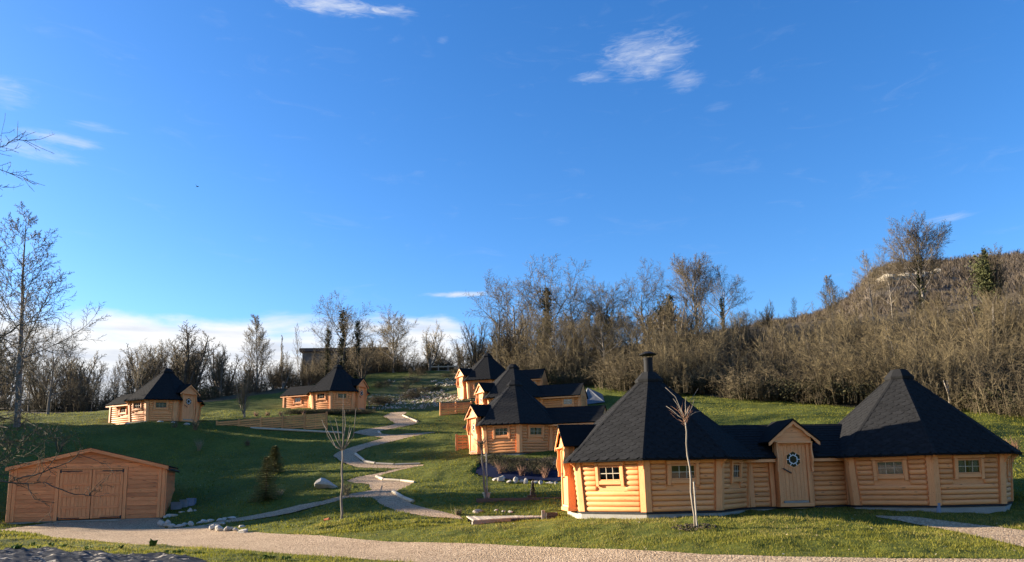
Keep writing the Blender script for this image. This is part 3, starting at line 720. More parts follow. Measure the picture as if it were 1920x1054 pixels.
def octagon(parent, off, faces, detail, apart=(), rng=random.Random(1)):
    """eight leaning log walls with corner posts under a pyramid roof. faces: k -> kind"""
    ox, oy = off; A0 = AP0 * S['s']
    # base: concrete plinth and black strip
    def ring(ap, z): return [(ox + ap / C8 * math.sin(math.pi / 4 * (k + .5)), oy - ap / C8 * math.cos(math.pi / 4 * (k + .5)), z) for k in range(8)]
    MB().loft([ring(A0 + .03, -1.2), ring(A0 + .03, -.062)]).build('plinth', CONCRETE, parent)
    MB().loft([ring(A0 + .055, -.06), ring(A0 + .06, -.004)]).build('sill_strip', MEMBRANE, parent)
    for k in range(-3, 5):
        kind = faces.get(k, 'plain'); ang = k * math.pi / 4
        M = face_frame(A0, ang, 0, LEAN, off); hwp = ap_at(WALL_H) * T8
        holes = []; skip = []
        zc = 1.11
        if kind.startswith('window'):
            w = .74 if 'small' not in kind else .60
            holes = [(-w / 2, w / 2, zc - .21, zc + .21)]; skip = [(-w / 2 - .105, w / 2 + .105, zc - .385, zc + .5)]
        if kind == 'entrance': holes = [(-.48, .48, .0, WALL_H + .03)]; skip = [(-.62, .62, -1, 3)]
        if kind == 'annex': holes = [(-.9, .9, 0, WALL_H)]; skip = [(-3, 3, -1, 3)]
        panel(parent, M, hwp, holes)
        if kind != 'annex' and not (kind == 'plain' and k in (3, 4, -3)):
            log_wall(parent, M, lambda z: ap_at(z) * T8 - .155, skip=skip, detail=detail)
        elif kind == 'plain': log_wall(parent, M, lambda z: ap_at(z) * T8 - .155, skip=skip, detail=False)
        if kind.startswith('window'):
            cur = 2 if 'open' in kind else (1 if 'curtain' in kind else False)
            add_window(parent, M, zc, .74 if 'small' not in kind else .60, .42, cur)
        if kind == 'entrance':
            add_entrance(parent, face_frame(A0 + .08, ang, 0, 0, off), prot=.20)
    # corner posts
    for k in range(-3, 5):
        b0, b1 = k * math.pi / 4, (k + 1) * math.pi / 4; bm = (b0 + b1) / 2
        def cs(z):
            ap = ap_at(z); V = Vector((math.sin(bm), -math.cos(bm), 0))
            n0, t0 = Vector((math.sin(b0), -math.cos(b0), 0)), Vector((math.cos(b0), math.sin(b0), 0))
            n1, t1 = Vector((math.sin(b1), -math.cos(b1), 0)), Vector((math.cos(b1), math.sin(b1), 0))
            v = V * (ap / C8); w = V * ((ap + .078) / C8); u = Vector((ox, oy, z))
            return [u + v - t0 * .14, u + v - t0 * .14 + n0 * .078, u + w, u + v + t1 * .14 + n1 * .078, u + v + t1 * .14, u + v]
        MB().loft([cs(0.0), cs(WALL_H + .02)]).build('corner_post', PINE_POST, parent)
        # bracket under the eave
        bk = MB(); c = V = Vector((math.sin(bm), -math.cos(bm), 0)); tt = Vector((math.cos(bm), math.sin(bm), 0))
        prof = [(.07, 1.20), (.10, 1.22), (.12, 1.30), (.17, 1.36), (.24, 1.40), (.28, 1.47), (.07, 1.49)]
        rr = ap_at(1.35) / C8
        for sgn in (-1, 1): pass
        v0 = [Vector((ox, oy, 0)) + V * (rr + a) - tt * .02 + Vector((0, 0, z)) for a, z in prof]; v1 = [p + tt * .04 for p in v0]; n = len(prof)
        bk.add(v0 + v1, [tuple(range(n)), tuple(range(2 * n - 1, n - 1, -1))] + [(i, i + n, (i + 1) % n + n, (i + 1) % n) for i in range(n)])
        bk.build('eave_bracket', PINE_BOARD, parent)
    # roof body
    rf = MB(); NW = .60; NV = .62      # an entrance porch stands in a notch of the eave
    for k in range(-3, 5):
        ang = k * math.pi / 4; notch = faces.get(k) == 'entrance'
        n = Vector((math.sin(ang), -math.cos(ang), 0)); t = Vector((math.cos(ang), math.sin(ang), 0)); o = Vector((ox, oy, 0))
        def pt(ap, z, u=None, e=0): return o + n * ap + Vector((0, 0, z)) + t * (ap * T8 * e if u is None else u)
        prof = [(A0 - .02, EAVE_Z + .18), (EAVE_AP - .02, EAVE_Z - .035), (EAVE_AP, EAVE_Z - .035), (EAVE_AP, EAVE_Z + .018)]
        for (a, z), (a2, z2) in zip(prof[:-1], prof[1:]):
            for lo, hi in (((-1, None), (None, NW)),) if False else ([(None, None)] if not notch else [(-1, 0), (1, 0)]):
                if not notch: rf.add([pt(a, z, e=-1), pt(a, z, e=1), pt(a2, z2, e=1), pt(a2, z2, e=-1)], [(0, 1, 2, 3)])
                elif lo < 0: rf.add([pt(a, z, e=-1), pt(a, z, -NW), pt(a2, z2, -NW), pt(a2, z2, e=-1)], [(0, 1, 2, 3)])
                else: rf.add([pt(a, z, NW), pt(a, z, e=1), pt(a2, z2, e=1), pt(a2, z2, NW)], [(0, 1, 2, 3)])
        f_ = NV / SLOPE_L; am, zm = EAVE_AP + (TOP_AP - EAVE_AP) * f_, EAVE_Z + .018 + (TOP_Z - EAVE_Z) * f_; ze_ = EAVE_Z + .018
        if not notch: rf.add([pt(EAVE_AP, ze_, e=-1), pt(EAVE_AP, ze_, e=1), pt(TOP_AP, TOP_Z + .018, e=1), pt(TOP_AP, TOP_Z + .018, e=-1)], [(0, 1, 2, 3)])
        else:
            rf.add([pt(EAVE_AP, ze_, e=-1), pt(EAVE_AP, ze_, -NW), pt(am, zm, -NW), pt(am, zm, e=-1)], [(0, 1, 2, 3)])
            rf.add([pt(EAVE_AP, ze_, NW), pt(EAVE_AP, ze_, e=1), pt(am, zm, e=1), pt(am, zm, NW)], [(0, 1, 2, 3)])
            rf.add([pt(am, zm, e=-1), pt(am, zm, e=1), pt(TOP_AP, TOP_Z + .018, e=1), pt(TOP_AP, TOP_Z + .018, e=-1)], [(0, 1, 2, 3)])
    roof = rf.build('roof', ROOF_FELT, parent)
    field = MB()
    def tabs(k):
        for P, v0, u in SHINGLES:
            if faces.get(k) == 'entrance' and abs(u) < .72 and v0 < NV: continue
            yield P, v0, u
    for k in range(-3, 5):
        M = slope_frame(k * math.pi / 4, off)
        if k in apart:
            for P, v0, u in tabs(k):
                mb = MB(); shingle_geo(mb, [(a, b - 0) for a, b in P], v0, T(0, rng.uniform(-.004, 0), 0)); mb.build('shingle', SHINGLE, roof, M)
        else:
            for P, v0, u in tabs(k): shingle_geo(field, P, v0, M @ T(0, rng.uniform(-.004, 0), 0))
    tag(field.build('shingle_field', SHINGLE, roof), kind='stuff')
    for k in range(-3, 5):
        bm = (k + .5) * math.pi / 4; V = Vector((math.sin(bm), -math.cos(bm), 0)); tt = Vector((math.cos(bm), math.sin(bm), 0)); o = Vector((ox, oy, 0))
        n0 = Vector((math.sin(k * math.pi / 4), -math.cos(k * math.pi / 4), 0)); n1 = Vector((math.sin((k + 1) * math.pi / 4), -math.cos((k + 1) * math.pi / 4), 0))
        rc = MB(); nn = 16
        for i in range(nn):
            t0, t1 = i / nn, (i + 1) / nn
            def pt(t, lift):
                ap = EAVE_AP + (TOP_AP - EAVE_AP) * t; z = EAVE_Z + .02 + (TOP_Z - EAVE_Z) * t
                c = o + V * (ap / C8) + Vector((0, 0, z)) + (V * .7 + Vector((0, 0, .7))) * (.018 + lift * .7)
                sl = Vector((0, 0, 1))
                return c, c - tt * .075 - Vector((0, 0, .028)), c + tt * .075 - Vector((0, 0, .028))
            a, al, ar = pt(t0, .012); b, bl, br = pt(min(1, t1 + .01), .0)
            dn = Vector((0, 0, -.02))
            rc.add([al, a, ar, bl, b, br, al + dn, a + dn, ar + dn], [(0, 1, 4, 3), (1, 2, 5, 4), (0, 6, 7, 1), (1, 7, 8, 2)])
        rc.build('ridge_cap', SHINGLE, roof)
    cap = MB().loft([ring(.30, TOP_Z - .03), ring(.41, TOP_Z - .02), ring(.43, TOP_Z + .06), ring(.21, TOP_Z + .32), ring(.05, TOP_Z + .335)], (True, True))
    cap.build('roof_cap', SHINGLE, roof)

def annex(parent, off, x0, x1, hw, gable_end=0, features=(), detail=True, ridge=2.55, plinth=True):
    """gabled wing along local x; front wall faces -y. features: ('window'|'door'|'post', x)"""
    ox, oy = off; xm = (x0 + x1) / 2; hl = (x1 - x0) / 2
    if plinth:
        MB().box(ox + x0 - .2, ox + x1 + .02, oy - hw - .02, oy + hw + .02, -1.2, -.064).build('plinth', CONCRETE, parent)
        MB().box(ox + x0 - .2, ox + x1 + .05, oy - hw - .05, oy + hw + .05, -.062, -.006).build('sill_strip', MEMBRANE, parent)
    Mf = face_frame(hw, 0, 0, 0, (ox + xm, oy)); Mb = face_frame(hw, math.pi, 0, 0, (ox + xm, oy))
    holes, skip = [], []
    for ft in features:
        if ft[0] == 'window': holes.append((ft[1] - .33, ft[1] + .33, .90, 1.32)); skip.append((ft[1] - .435, ft[1] + .435, .72, 1.6))
        if ft[0] == 'door': holes.append((ft[1] - .48, ft[1] + .48, 0, WALL_H)); skip.append((ft[1] - .72, ft[1] + .72, -1, 3))
        if ft[0] == 'post': skip.append((ft[1] - .09, ft[1] + .09, -1, 3))
    panel(parent, Mf, hl, holes); panel(parent, Mb, hl, [])
    log_wall(parent, Mf, hl - .15, skip=skip, detail=detail); log_wall(parent, Mb, hl - .15, detail=False)
    for ft in features:
        if ft[0] == 'window': add_window(parent, Mf, 1.11, .66, .42, ft[2] if len(ft) > 2 else False, ft[1])
        if ft[0] == 'post': MB().bev(ft[1] - .075, ft[1] + .075, -.08, 0, 0, WALL_H).build('corner_post', PINE_POST, parent, Mf)
        if ft[0] == 'door':
            add_entrance(parent, Mf @ T(ft[1], 0, 0), prot=.26, depth=1.0)
            for s in (-1, 1): MB().bev(ft[1] + s * .64 - .07, ft[1] + s * .64 + .07, -.08, 0, 0, WALL_H).build('corner_post', PINE_POST, parent, Mf)
    for s in (-1, 1): MB().bev(s * (hl - .075) - .075, s * (hl - .075) + .075, -.08, 0, 0, WALL_H).build('corner_post', PINE_POST, parent, Mf)
    # gable end
    if gable_end:
        xe = x1 if gable_end > 0 else x0
        Me = face_frame(abs(0), gable_end * math.pi / 2, 0, 0, (ox + xe, oy))
        panel(parent, Me, hw, []); log_wall(parent, Me, hw - .13, detail=detail)
        for s in (-1, 1): MB().bev(s * (hw - .07) - .07, s * (hw - .07) + .07, -.08, 0, 0, WALL_H).build('corner_post', PINE_POST, parent, Me)
        g = MB(); n = 6
        for i in range(n):
            z0 = WALL_H + .01 + (ridge - WALL_H - .05) * i / n; z1 = WALL_H + .004 + (ridge - WALL_H - .05) * (i + 1) / n
            w0 = hw * 1.08 * (1 - i / n); w1 = max(.005, hw * 1.08 * (1 - (i + 1) / n))
            g.prism([(-w0, z0), (w0, z0), (w1, z1), (-w1, z1)], -.05 - .006 * (i % 2), .03)
        g.build('gable', PINE_BOARD, parent, Me)
    # roof: two slopes
    ov = .34; ze = WALL_H - .04; ry = hw + ov; xa = ox + x0 - (.09 if gable_end < 0 else .55); xb = ox + x1 + (.09 if gable_end > 0 else .55)
    for s in (-1, 1):
        sl = Vector((0, s * ry, ze - ridge)).normalized(); nrm = Vector((0, -sl.z * s, sl.y * s)); nrm = nrm if nrm.z > 0 else -nrm
        A, B0 = Vector((0, oy, ridge)), Vector((0, oy + s * ry, ze)); up = nrm * .05
        doors = [ox + xm + ft[1] for ft in features if ft[0] == 'door'] if s < 0 else []
        spans = [(xa, xb, 1.0)] if not doors else [(xa, doors[0] - .60, 1.0), (doors[0] - .60, doors[0] + .60, .56), (doors[0] + .60, xb, 1.0)]
        mb = MB()
        for (sa, sb, tm) in spans:
          B = A.lerp(B0, tm)
          P = [A, B, B + up, A + Vector((0, 0, .05 / max(.3, nrm.z)))]
          vs_ = [(sa, p.y, p.z) for p in P] + [(sb, p.y, p.z) for p in P]
          fs = [(0, 1, 2, 3), (7, 6, 5, 4)] + [(i, i + 4, (i + 1) % 4 + 4, (i + 1) % 4) for i in range(4)]
          mb.add(vs_, fs if s > 0 else [f[::-1] for f in fs])
        B = B0
        o = mb.build('annex_roof', ROOF_FELT, parent)
        L = (B - A).length; rows = int(L / .142); c = MB(); rng = random.Random(5)
        for r in range(rows + 1):
            t0 = 1 - r * .142 / L; t1 = max(0, t0 - .16 / L)
            if t0 <= .02: break
            x = xa + .01 + (.16 if r % 2 else 0)
            while x < xb - .02:
                xe_ = min(x + .325, xb - .01)
                if doors and xe_ > doors[0] - .62 and x < doors[0] + .62 and t0 > .56: x += .333; continue
                h0, h1 = .018 + rng.uniform(0, .004), .004
                p0, p1 = A.lerp(B, t0) + up, A.lerp(B, t1) + up
                q = [Vector((x, p0.y, p0.z)) + nrm * h0, Vector((xe_, p0.y, p0.z)) + nrm * h0, Vector((xe_, p1.y, p1.z)) + nrm * h1, Vector((x, p1.y, p1.z)) + nrm * h1,
                     Vector((x, p0.y, p0.z)) + nrm * .001, Vector((xe_, p0.y, p0.z)) + nrm * .001]
                fq = [(0, 1, 2, 3), (4, 5, 1, 0)]
                c.add(q, fq if s < 0 else [f[::-1] for f in fq]); x += .333
        tag(c.build('shingle_field', SHINGLE, o), kind='stuff')
    dx = [ox + xm + ft[1] for ft in features if ft[0] == 'door']
    for fa, fb in ([(xa + .02, dx[0] - .61), (dx[0] + .61, xb - .02)] if dx else [(xa + .02, xb - .02)]):
        MB().box(fa, fb, oy - ry + .02, oy - ry + .045, ze - .10, ze - .012).build('fascia', PINE_BOARD, parent)

def chimney(parent, off):
    ox, oy = off; z = TOP_Z + .30
    ch = empty('chimney', (ox, oy, 0)); ch.parent = parent
    def cyl(mb, r0, z0, r1, z1, n=20): mb.loft([[(r0 * math.cos(2 * math.pi * k / n), r0 * math.sin(2 * math.pi * k / n), z0) for k in range(n)], [(r1 * math.cos(2 * math.pi * k / n), r1 * math.sin(2 * math.pi * k / n), z1) for k in range(n)]])
    p = MB(); cyl(p, .145, z - .05, .145, z + .50); p.build('flue_pipe', METAL, ch, smooth=False)
    c = MB(); cyl(c, .155, z + .44, .155, z + .505); c.build('flue_collar', METAL, ch)
    s = MB()
    for k in range(8):
        a = k * math.pi / 4; s.tube([(.15 * math.cos(a), .15 * math.sin(a), z + .50), (.20 * math.cos(a), .20 * math.sin(a), z + .61)], .008, 5)
    s.build('cap_strut', METAL, ch)
    h = MB(); cyl(h, .28, z + .60, .285, z + .625); cyl(h, .285, z + .627, .11, z + .70); cyl(h, .11, z + .702, .09, z + .715); h.build('chimney_cap', METAL, ch)

# ---- the double cabin in front
FRONT_Z = .67
set_size(.93, 2.565)
front = empty('log_cabin', (4.47, 24.0, FRONT_Z), R(7.0), 'large double log cabin in front, two black pyramid roofs, metal chimney and hexagon-window door', 'log cabin')
octagon(front, (0, 0), {0: 'window', -1: 'window', 1: 'window_small_open', 2: 'annex', -2: 'entrance'}, True, apart=(-1,))
octagon(front, (8.466, -.50), {0: 'window_open', -1: 'window_curtain', 1: 'window_small', -2: 'annex'}, True, apart=(-1,))
annex(front, (0, 0), 2.66, 6.02, 1.10, 0, [('door', -.28)], True)
chimney(front, (0, 0))

# ---- three cabins on the middle bank
def corner_at(px, py, Y, back, cx):
    """base of a cabin whose nearest wall corner stands at a pixel, its middle 'back' metres behind"""
    return (PT(cx, 900, Y + back).x, Y + back, PT(px, py, Y).z)
set_size(.80, 2.28)
c1 = empty('log_cabin', corner_at(973, 848.5, 38.6, 2.35, 968), R(-18), 'lowest and nearest of the three cabins on the middle bank, above the blue sheet', 'log cabin', 'cabins stepping up the middle bank')
octagon(c1, (0, 0), {0: 'window_curtain', 1: 'window_open', -1: 'entrance', 2: 'annex'}, False)
annex(c1, (0, 0), 2.25, 5.0, .95, 1, [('window', .55, 1)], False, ridge=2.4)
for (px, Y, z, rz, lb) in [(966, 52.0, 5.68, -18, 'middle one of the three stepped cabins, its annex gable showing over the nearest roof'),
                           (917, 63.0, 8.38, -16, 'highest and farthest of the three stepped cabins, beside the stony field')]:
    c = copy_tree(c1); c.location = (PT(px, 900, Y).x, Y, z); c.rotation_euler = (0, 0, R(rz)); c['label'] = lb

# ---- two cabins on the left hill
set_size(.76, 2.2)
h1 = empty('log_cabin', corner_at(274, 789.5, 51.0, 2.25, 303), R(-27), 'log cabin at the far left on the hill brow above the garage', 'log cabin', 'cabins on the left hill')
octagon(h1, (0, 0), {0: 'window', 1: 'window_curtain', 2: 'entrance', -2: 'annex'}, False)
annex(h1, (0, 0), -4.9, -2.14, .9, -1, [('window', .15)], False, ridge=2.35)
h2 = copy_tree(h1); h2.location = corner_at(612, 767.5, 60.0, 2.25, 630); h2.rotation_euler = (0, 0, R(-22)); h2['label'] = 'log cabin on the hill behind the long board fence, left of the stony field'

# ---- garage
def garage():
    rc = PT(306, 975, 33.0); rot = R(20); Wd = 5.9; H = 2.2; AH = 2.96; D = 5.0
    lc = Vector((rc.x - Wd * math.cos(rot), rc.y - Wd * math.sin(rot), 0)); z = terr(rc.x, rc.y) + .02
    g = empty('garage', (lc.x, lc.y, z), rot, 'wide reddish timber garage with double plank doors, at the left end of the drive', 'garage')
    MB().box(.05, Wd - .05, .05, D - .05, -.8, -.002).build('plinth', CONCRETE, g)
    m = MB(); m.box(.06, 1.72, .03, .07, 0, H).box(4.37, Wd - .06, .03, .07, 0, H).box(1.72, 4.37, .03, .07, 2.14, H)
    m.prism([(.06, H), (Wd - .06, H), (Wd / 2, AH - .05)], .03, .07)
    m.box(.02, .06, .03, D, 0, H).box(Wd - .06, Wd - .02, .03, D, 0, H).box(.06, Wd - .06, D - .06, D, 0, H); m.build('wall', GARAGE_WOOD, g)
    ph = .183
    for i in range(17):
        z0, z1 = i * ph + .007, (i + 1) * ph - .007
        def half(zz): return Wd / 2 - .02 if zz <= H else max(.02, (AH - .06 - zz) / (AH - H) * Wd / 2)
        if z0 > AH - .12: break
        a0, a1 = half(z0), max(.03, half(min(z1, AH - .07))); z1 = min(z1, AH - .07); c = Wd / 2
        segs = [(c - a0, 1.68, c - a1, 1.68), (4.41, c + a0, 4.41, c + a1)] if z1 < 2.2 else [(c - a0, c + a0, c - a1, c + a1)]
        for p, q, p1, q1 in segs: MB().prism([(p, z0), (q, z0), (q1, z1), (p1, z1)], -.014 - .010 * ((i * 7) % 3) / 2, .029).build('plank', GARAGE_WOOD, g)
        if z1 < H + .02:
            MB().box(Wd - .019, Wd + .012, .1, D - .1, z0, z1).build('plank', GARAGE_WOOD, g)
            MB().box(-.012, .019, .1, D - .1, z0, z1).build('plank', GARAGE_WOOD, g)
    for x in (.0, Wd - .28): MB().bev(x, x + .13, -.055, -.019, 0, H + .02).bev(x + .15, x + .28, -.055, -.019, 0, H + .04).build('corner_board', GARAGE_POST, g)
    MB().box(Wd + .013, Wd + .05, -.05, .12, 0, H).build('corner_board', GARAGE_POST, g)
    fr = MB().bev(1.69, 1.83, -.06, .03, 0, 2.14).bev(4.26, 4.40, -.06, .03, 0, 2.14).bev(1.69, 4.40, -.064, .03, 2.142, 2.22); fr.build('door_frame', GARAGE_POST, g)
    for x0 in (1.845, 3.055):
        w = 1.19; d = MB().box(x0, x0 + w, -.01, .02, .04, 2.13).build('garage_door', GARAGE_POST, g)
        for k in range(8): MB().bev(x0 + .004 + k * w / 8, x0 - .002 + (k + 1) * w / 8, -.028, -.0101, .045, 2.125, .006).build('plank', GARAGE_POST, d)
        for zz in (.10, .52, 1.02, 1.5, 1.98): MB().bev(x0 + .11, x0 + w - .11, -.05, -.0285, zz - .05, zz + .05, .006).build('door_rail', GARAGE_WOOD, d)
        MB().bev(x0 + .002, x0 + .105, -.052, -.0285, .05, 2.12, .006).build('door_stile', GARAGE_POST, d); MB().bev(x0 + w - .105, x0 + w - .002, -.052, -.0285, .05, 2.12, .006).build('door_stile', GARAGE_POST, d)
        xh = x0 + .02 if x0 < 3 else x0 + w - .02
        for zz in (.085, 2.05): MB().box(min(xh, xh + (.8 if x0 < 3 else -.8)), max(xh, xh + (.8 if x0 < 3 else -.8)), -.062, -.0525, zz - .018, zz + .018).box(xh - .03, xh + .03, -.068, -.0625, zz - .07, zz + .07).build('hinge', IRON, d)
    MB().box(2.98, 3.03, -.085, -.055, 1.0, 1.14).build('door_latch', IRON, g)
    # roof
    ov, fy = .12, -.22
    for s in (-1, 1):
        c = Wd / 2; sl = (AH - H) / (Wd / 2); xe = Wd / 2 + ov; P = [(c, AH + .02), (c + s * xe, AH + .02 - sl * xe), (c + s * xe, AH + .08 - sl * xe), (c, AH + .08)]
        rf = MB().prism(P if s < 0 else P[::-1], fy + .03, D + .2); rf.build('roof', ROOF_FELT, g)
        Q = [(c, AH + .06), (c + s * xe, AH + .06 - sl * xe), (c + s * xe, AH - .09 - sl * xe), (c, AH - .09)]
        MB().prism(Q if s > 0 else Q[::-1], fy, fy + .028).build('bargeboard', GARAGE_WOOD, g)
        sf = [(c, AH - .0), (c + s * (xe - .02), AH - sl * xe), (c + s * (xe - .02), AH + .015 - sl * xe), (c, AH + .018)]
        MB().prism(sf if s < 0 else sf[::-1], fy + .029, D).build('soffit', GARAGE_WOOD, g)
    gx = Wd + ov + .05; gu = MB().tube([(gx, -.25, H - .12), (gx, D, H - .14)], .05, 8); gu.build('gutter', IRON, g)
    return g, z
GARAGE, GAR_Z = garage()
# ------------------------------------------------------------------ trees and bushes
def rvec(rng):
    while True:
        v = Vector((rng.uniform(-1, 1), rng.uniform(-1, 1), rng.uniform(-1, 1)))
        if .01 < v.length_squared < 1: return v.normalized()
class TreeGeo:
    def __init__(s): s.big = MB(); s.tv = []; s.tf = []
    def limb(s, pts, rads, n):
        if n <= 3: s.twig(pts, rads)
        else: s.big.tube(pts, rads, n, cap=False)
    def twig(s, pts, rads):
        """three-sided tapering twig ending in a point"""
        V, Fa = s.tv, s.tf; prev = None; m = len(pts)
        for i, p in enumerate(pts):
            d = (pts[min(i + 1, m - 1)] - pts[max(i - 1, 0)])
            if i == m - 1:
                V.append(p.to_tuple()); k = len(V) - 1
                if prev is not None: Fa.extend([(prev, prev + 1, k), (prev + 1, prev + 2, k), (prev + 2, prev, k)])
                break
            a = d.orthogonal().normalized() * rads[i]; c = d.normalized().cross(a)
            k = len(V); V.extend([(p + a).to_tuple(), (p - a * .5 + c * .87).to_tuple(), (p - a * .5 - c * .87).to_tuple()])
            if prev is not None:
                for j in range(3):
                    q = (j + 1) % 3; Fa.extend([(prev + j, prev + q, k + q), (prev + j, k + q, k + j)])
            prev = k
def grow(tg, rng, p, d, L, r, lv, P):
    """one limb and everything that grows from it"""
    n = P['seg'][lv]; wob = P['wob'][lv]; up = P['up'][lv]; last = len(P['seg']) - 1
    pts, rads = [p], [r]; taper = P['taper'][lv]
    for i in range(n):
        d = (d + rvec(rng) * wob + Vector((0, 0, up))).normalized()
        p = p + d * (L / n); pts.append(p); rads.append(r * (1 - (1 - taper) * (i + 1) / n))
    tg.limb(pts, rads, P['sides'][lv])
    if lv == last: return
    k = P['kids'][lv]; k = max(2, int(k * rng.uniform(.75, 1.25))); t0 = P['t0'][lv]; az = rng.uniform(0, 6.28)
    for j in range(k):
        t = t0 + (1 - t0) * ((j + rng.uniform(.1, .9)) / k); f = t * n; i = min(int(f), n - 1); q = pts[i].lerp(pts[i + 1], f - i)
        ax = (pts[i + 1] - pts[i]).normalized(); az += 2.4 + rng.uniform(-.5, .5)
        side = ax.orthogonal().normalized(); side = side * math.cos(az) + ax.cross(side) * math.sin(az)
        an = P['ang'][lv] * rng.uniform(.7, 1.3); cd = (ax * math.cos(an) + side * math.sin(an)).normalized()
        sh = P['shape'](t) if lv == 0 else (1.1 - .6 * t)
        cl = L * P['len'][lv] * sh * rng.uniform(.75, 1.2)
        cr = min(rads[i] * P['rr'][lv], P.get('rmax', 9)) * rng.uniform(.8, 1.1)
        grow(tg, rng, q, cd, cl, max(cr, P['rmin']), lv + 1, P)
KINDS = {
    'round': dict(seg=[7, 6, 5, 3, 1], wob=[.07, .16, .2, .22, .2], up=[.02, .07, .05, .04, .0], taper=[.25, .3, .3, .4, 0], sides=[8, 5, 3, 3, 3], kids=[16, 11, 9, 6], t0=[.26, .22, .15, .1],
                  ang=[.92, .8, .85, .8], len=[.60, .50, .46, .5], rr=[.48, .5, .5, .6], rmin=.014, shape=lambda t: .75 + .5 * math.sin(3.1 * min(1, t * .9))),
    'tall': dict(seg=[10, 6, 4, 2, 1], wob=[.035, .1, .16, .2, .2], up=[.02, .12, .08, .04, 0], taper=[.06, .25, .3, .4, 0], sides=[8, 4, 3, 3, 3], kids=[36, 11, 7, 5], t0=[.22, .2, .1, .1],
                 ang=[.88, .7, .75, .75], len=[.36, .44, .44, .5], rr=[.30, .5, .55, .6], rmin=.013, shape=lambda t: 1.25 - 1.05 * t),
    'multi': dict(seg=[4, 7, 5, 3, 1], wob=[.06, .11, .16, .2, .2], up=[.0, .08, .06, .04, 0], taper=[.8, .2, .3, .4, 0], sides=[7, 5, 3, 3, 3], kids=[7, 15, 8, 4], t0=[.12, .2, .12, .1],
                  ang=[.34, .62, .7, .75], len=[3.6, .34, .42, .5], rr=[.6, .42, .5, .6], rmin=.013, shape=lambda t: 1.0),
    'thin': dict(seg=[8, 5, 3, 1], wob=[.05, .12, .18, .2], up=[.03, .1, .06, 0], taper=[.08, .3, .3, 0], sides=[5, 3, 3, 3], kids=[22, 8, 5], t0=[.3, .15, .1],
                 ang=[.6, .6, .7], len=[.28, .4, .5], rr=[.36, .5, .6], rmin=.013, shape=lambda t: 1.15 - .8 * t)}
def tree_proto(kind, seed, H, r, bark, twigs, over=None):
    P = dict(KINDS[kind]); P.update(over or {})
    rng = random.Random(seed); tg = TreeGeo()
    L = H * (.72 if kind == 'round' else .98 if kind != 'multi' else .10)
    grow(tg, rng, Vector((0, 0, -.25)), Vector((rng.uniform(-.04, .04), rng.uniform(-.04, .04), 1)).normalized(), L, r, 0, P)
    tm = tg.big.mesh('trunk', bark, True); cm = np_mesh('crown', np.array(tg.tv), np.array(tg.tf), twigs)
    zt = max(v[2] for v in tg.tv)
    return dict(trunk=tm, crown=cm, H=zt, n=len(tg.tf))
def leaf_cards(n, sample, size, rng, up=.3, quad=False):
    """n leaf-shaped faces (two triangles each, folded) placed by sample()"""
    V = np.empty((n, 4, 3)); 
    for i in range(n):
        p = sample(); s = size * rng.uniform(.6, 1.4); a = rvec(rng); a.z += up; a.normalize(); c = a.orthogonal().normalized()
        q = rng.uniform(0, 6.28); c = c * math.cos(q) + a.cross(c) * math.sin(q); e = a.cross(c)
        V[i, 0] = p - c * s; V[i, 1] = p + e * s * .55 + a * s * .15; V[i, 2] = p + c * s; V[i, 3] = p - e * s * .55 + a * s * .15
    base = (np.arange(n) * 4)[:, None]
    return V.reshape(-1, 3), (base + np.array([[0, 1, 2, 3]]))
def bush_proto(seed, H, W, stems, twigs_mat, leaf_mat=None, leaves=0, size=.09, arch=.0, spread=.65, side=.5):
    rng = random.Random(seed); tg = TreeGeo()
    for k in range(stems):
        a = rng.uniform(0, 6.28); rad = W * .5 * math.sqrt(rng.random()); p = Vector((rad * math.cos(a), rad * math.sin(a), -.15))
        d = Vector((math.cos(a) * rng.uniform(.05, spread), math.sin(a) * rng.uniform(.05, spread), 1)).normalized(); L = H * rng.choice([.35, .5, .6, .75, .9, 1.1]) * rng.uniform(.85, 1.1)
        pts, rads = [p], [.022]; n = 5
        for i in range(n):
            d = (d + rvec(rng) * .16 + Vector((0, 0, -arch * i / n))).normalized(); p = p + d * L / n; pts.append(p); rads.append(.022 * (1 - .8 * (i + 1) / n))
        tg.twig(pts, rads)
        for j in range(rng.randint(9, 14)):
            t = rng.uniform(.2, 1) * (n - .01); i = int(t); q = pts[i].lerp(pts[i + 1], t - i); dd = (d * side + rvec(rng)).normalized(); l2 = L * rng.uniform(.14, .32)
            m = q + dd * l2 * .5 + Vector((0, 0, .04)); e = m + (dd + rvec(rng) * .4).normalized() * l2 * .5
            tg.twig([q, m, e], [.013, .010, .004])
            for _ in range(3):
                s0 = q.lerp(e, rng.uniform(.2, .95)); tg.twig([s0, s0 + (dd * .3 + rvec(rng)).normalized() * l2 * rng.uniform(.3, .6)], [.010, .003])
    V, Fa = np.array(tg.tv), np.array(tg.tf)
    out = dict(trunk=None, crown=np_mesh('crown', V, Fa, twigs_mat), H=float(V[:, 2].max()))
    if leaves:
        cl = [Vector((rng.gauss(0, W * .26), rng.gauss(0, W * .26), H * rng.uniform(.05, .85))) for _ in range(max(6, leaves // 45))]
        lv, lf = leaf_cards(leaves, lambda: rng.choice(cl) + Vector((rng.gauss(0, .16 * W * .5), rng.gauss(0, .16 * W * .5), rng.gauss(0, .13 * H))), size, rng)
        out['leaves'] = np_mesh('leaves', lv, lf, leaf_mat)
    return out
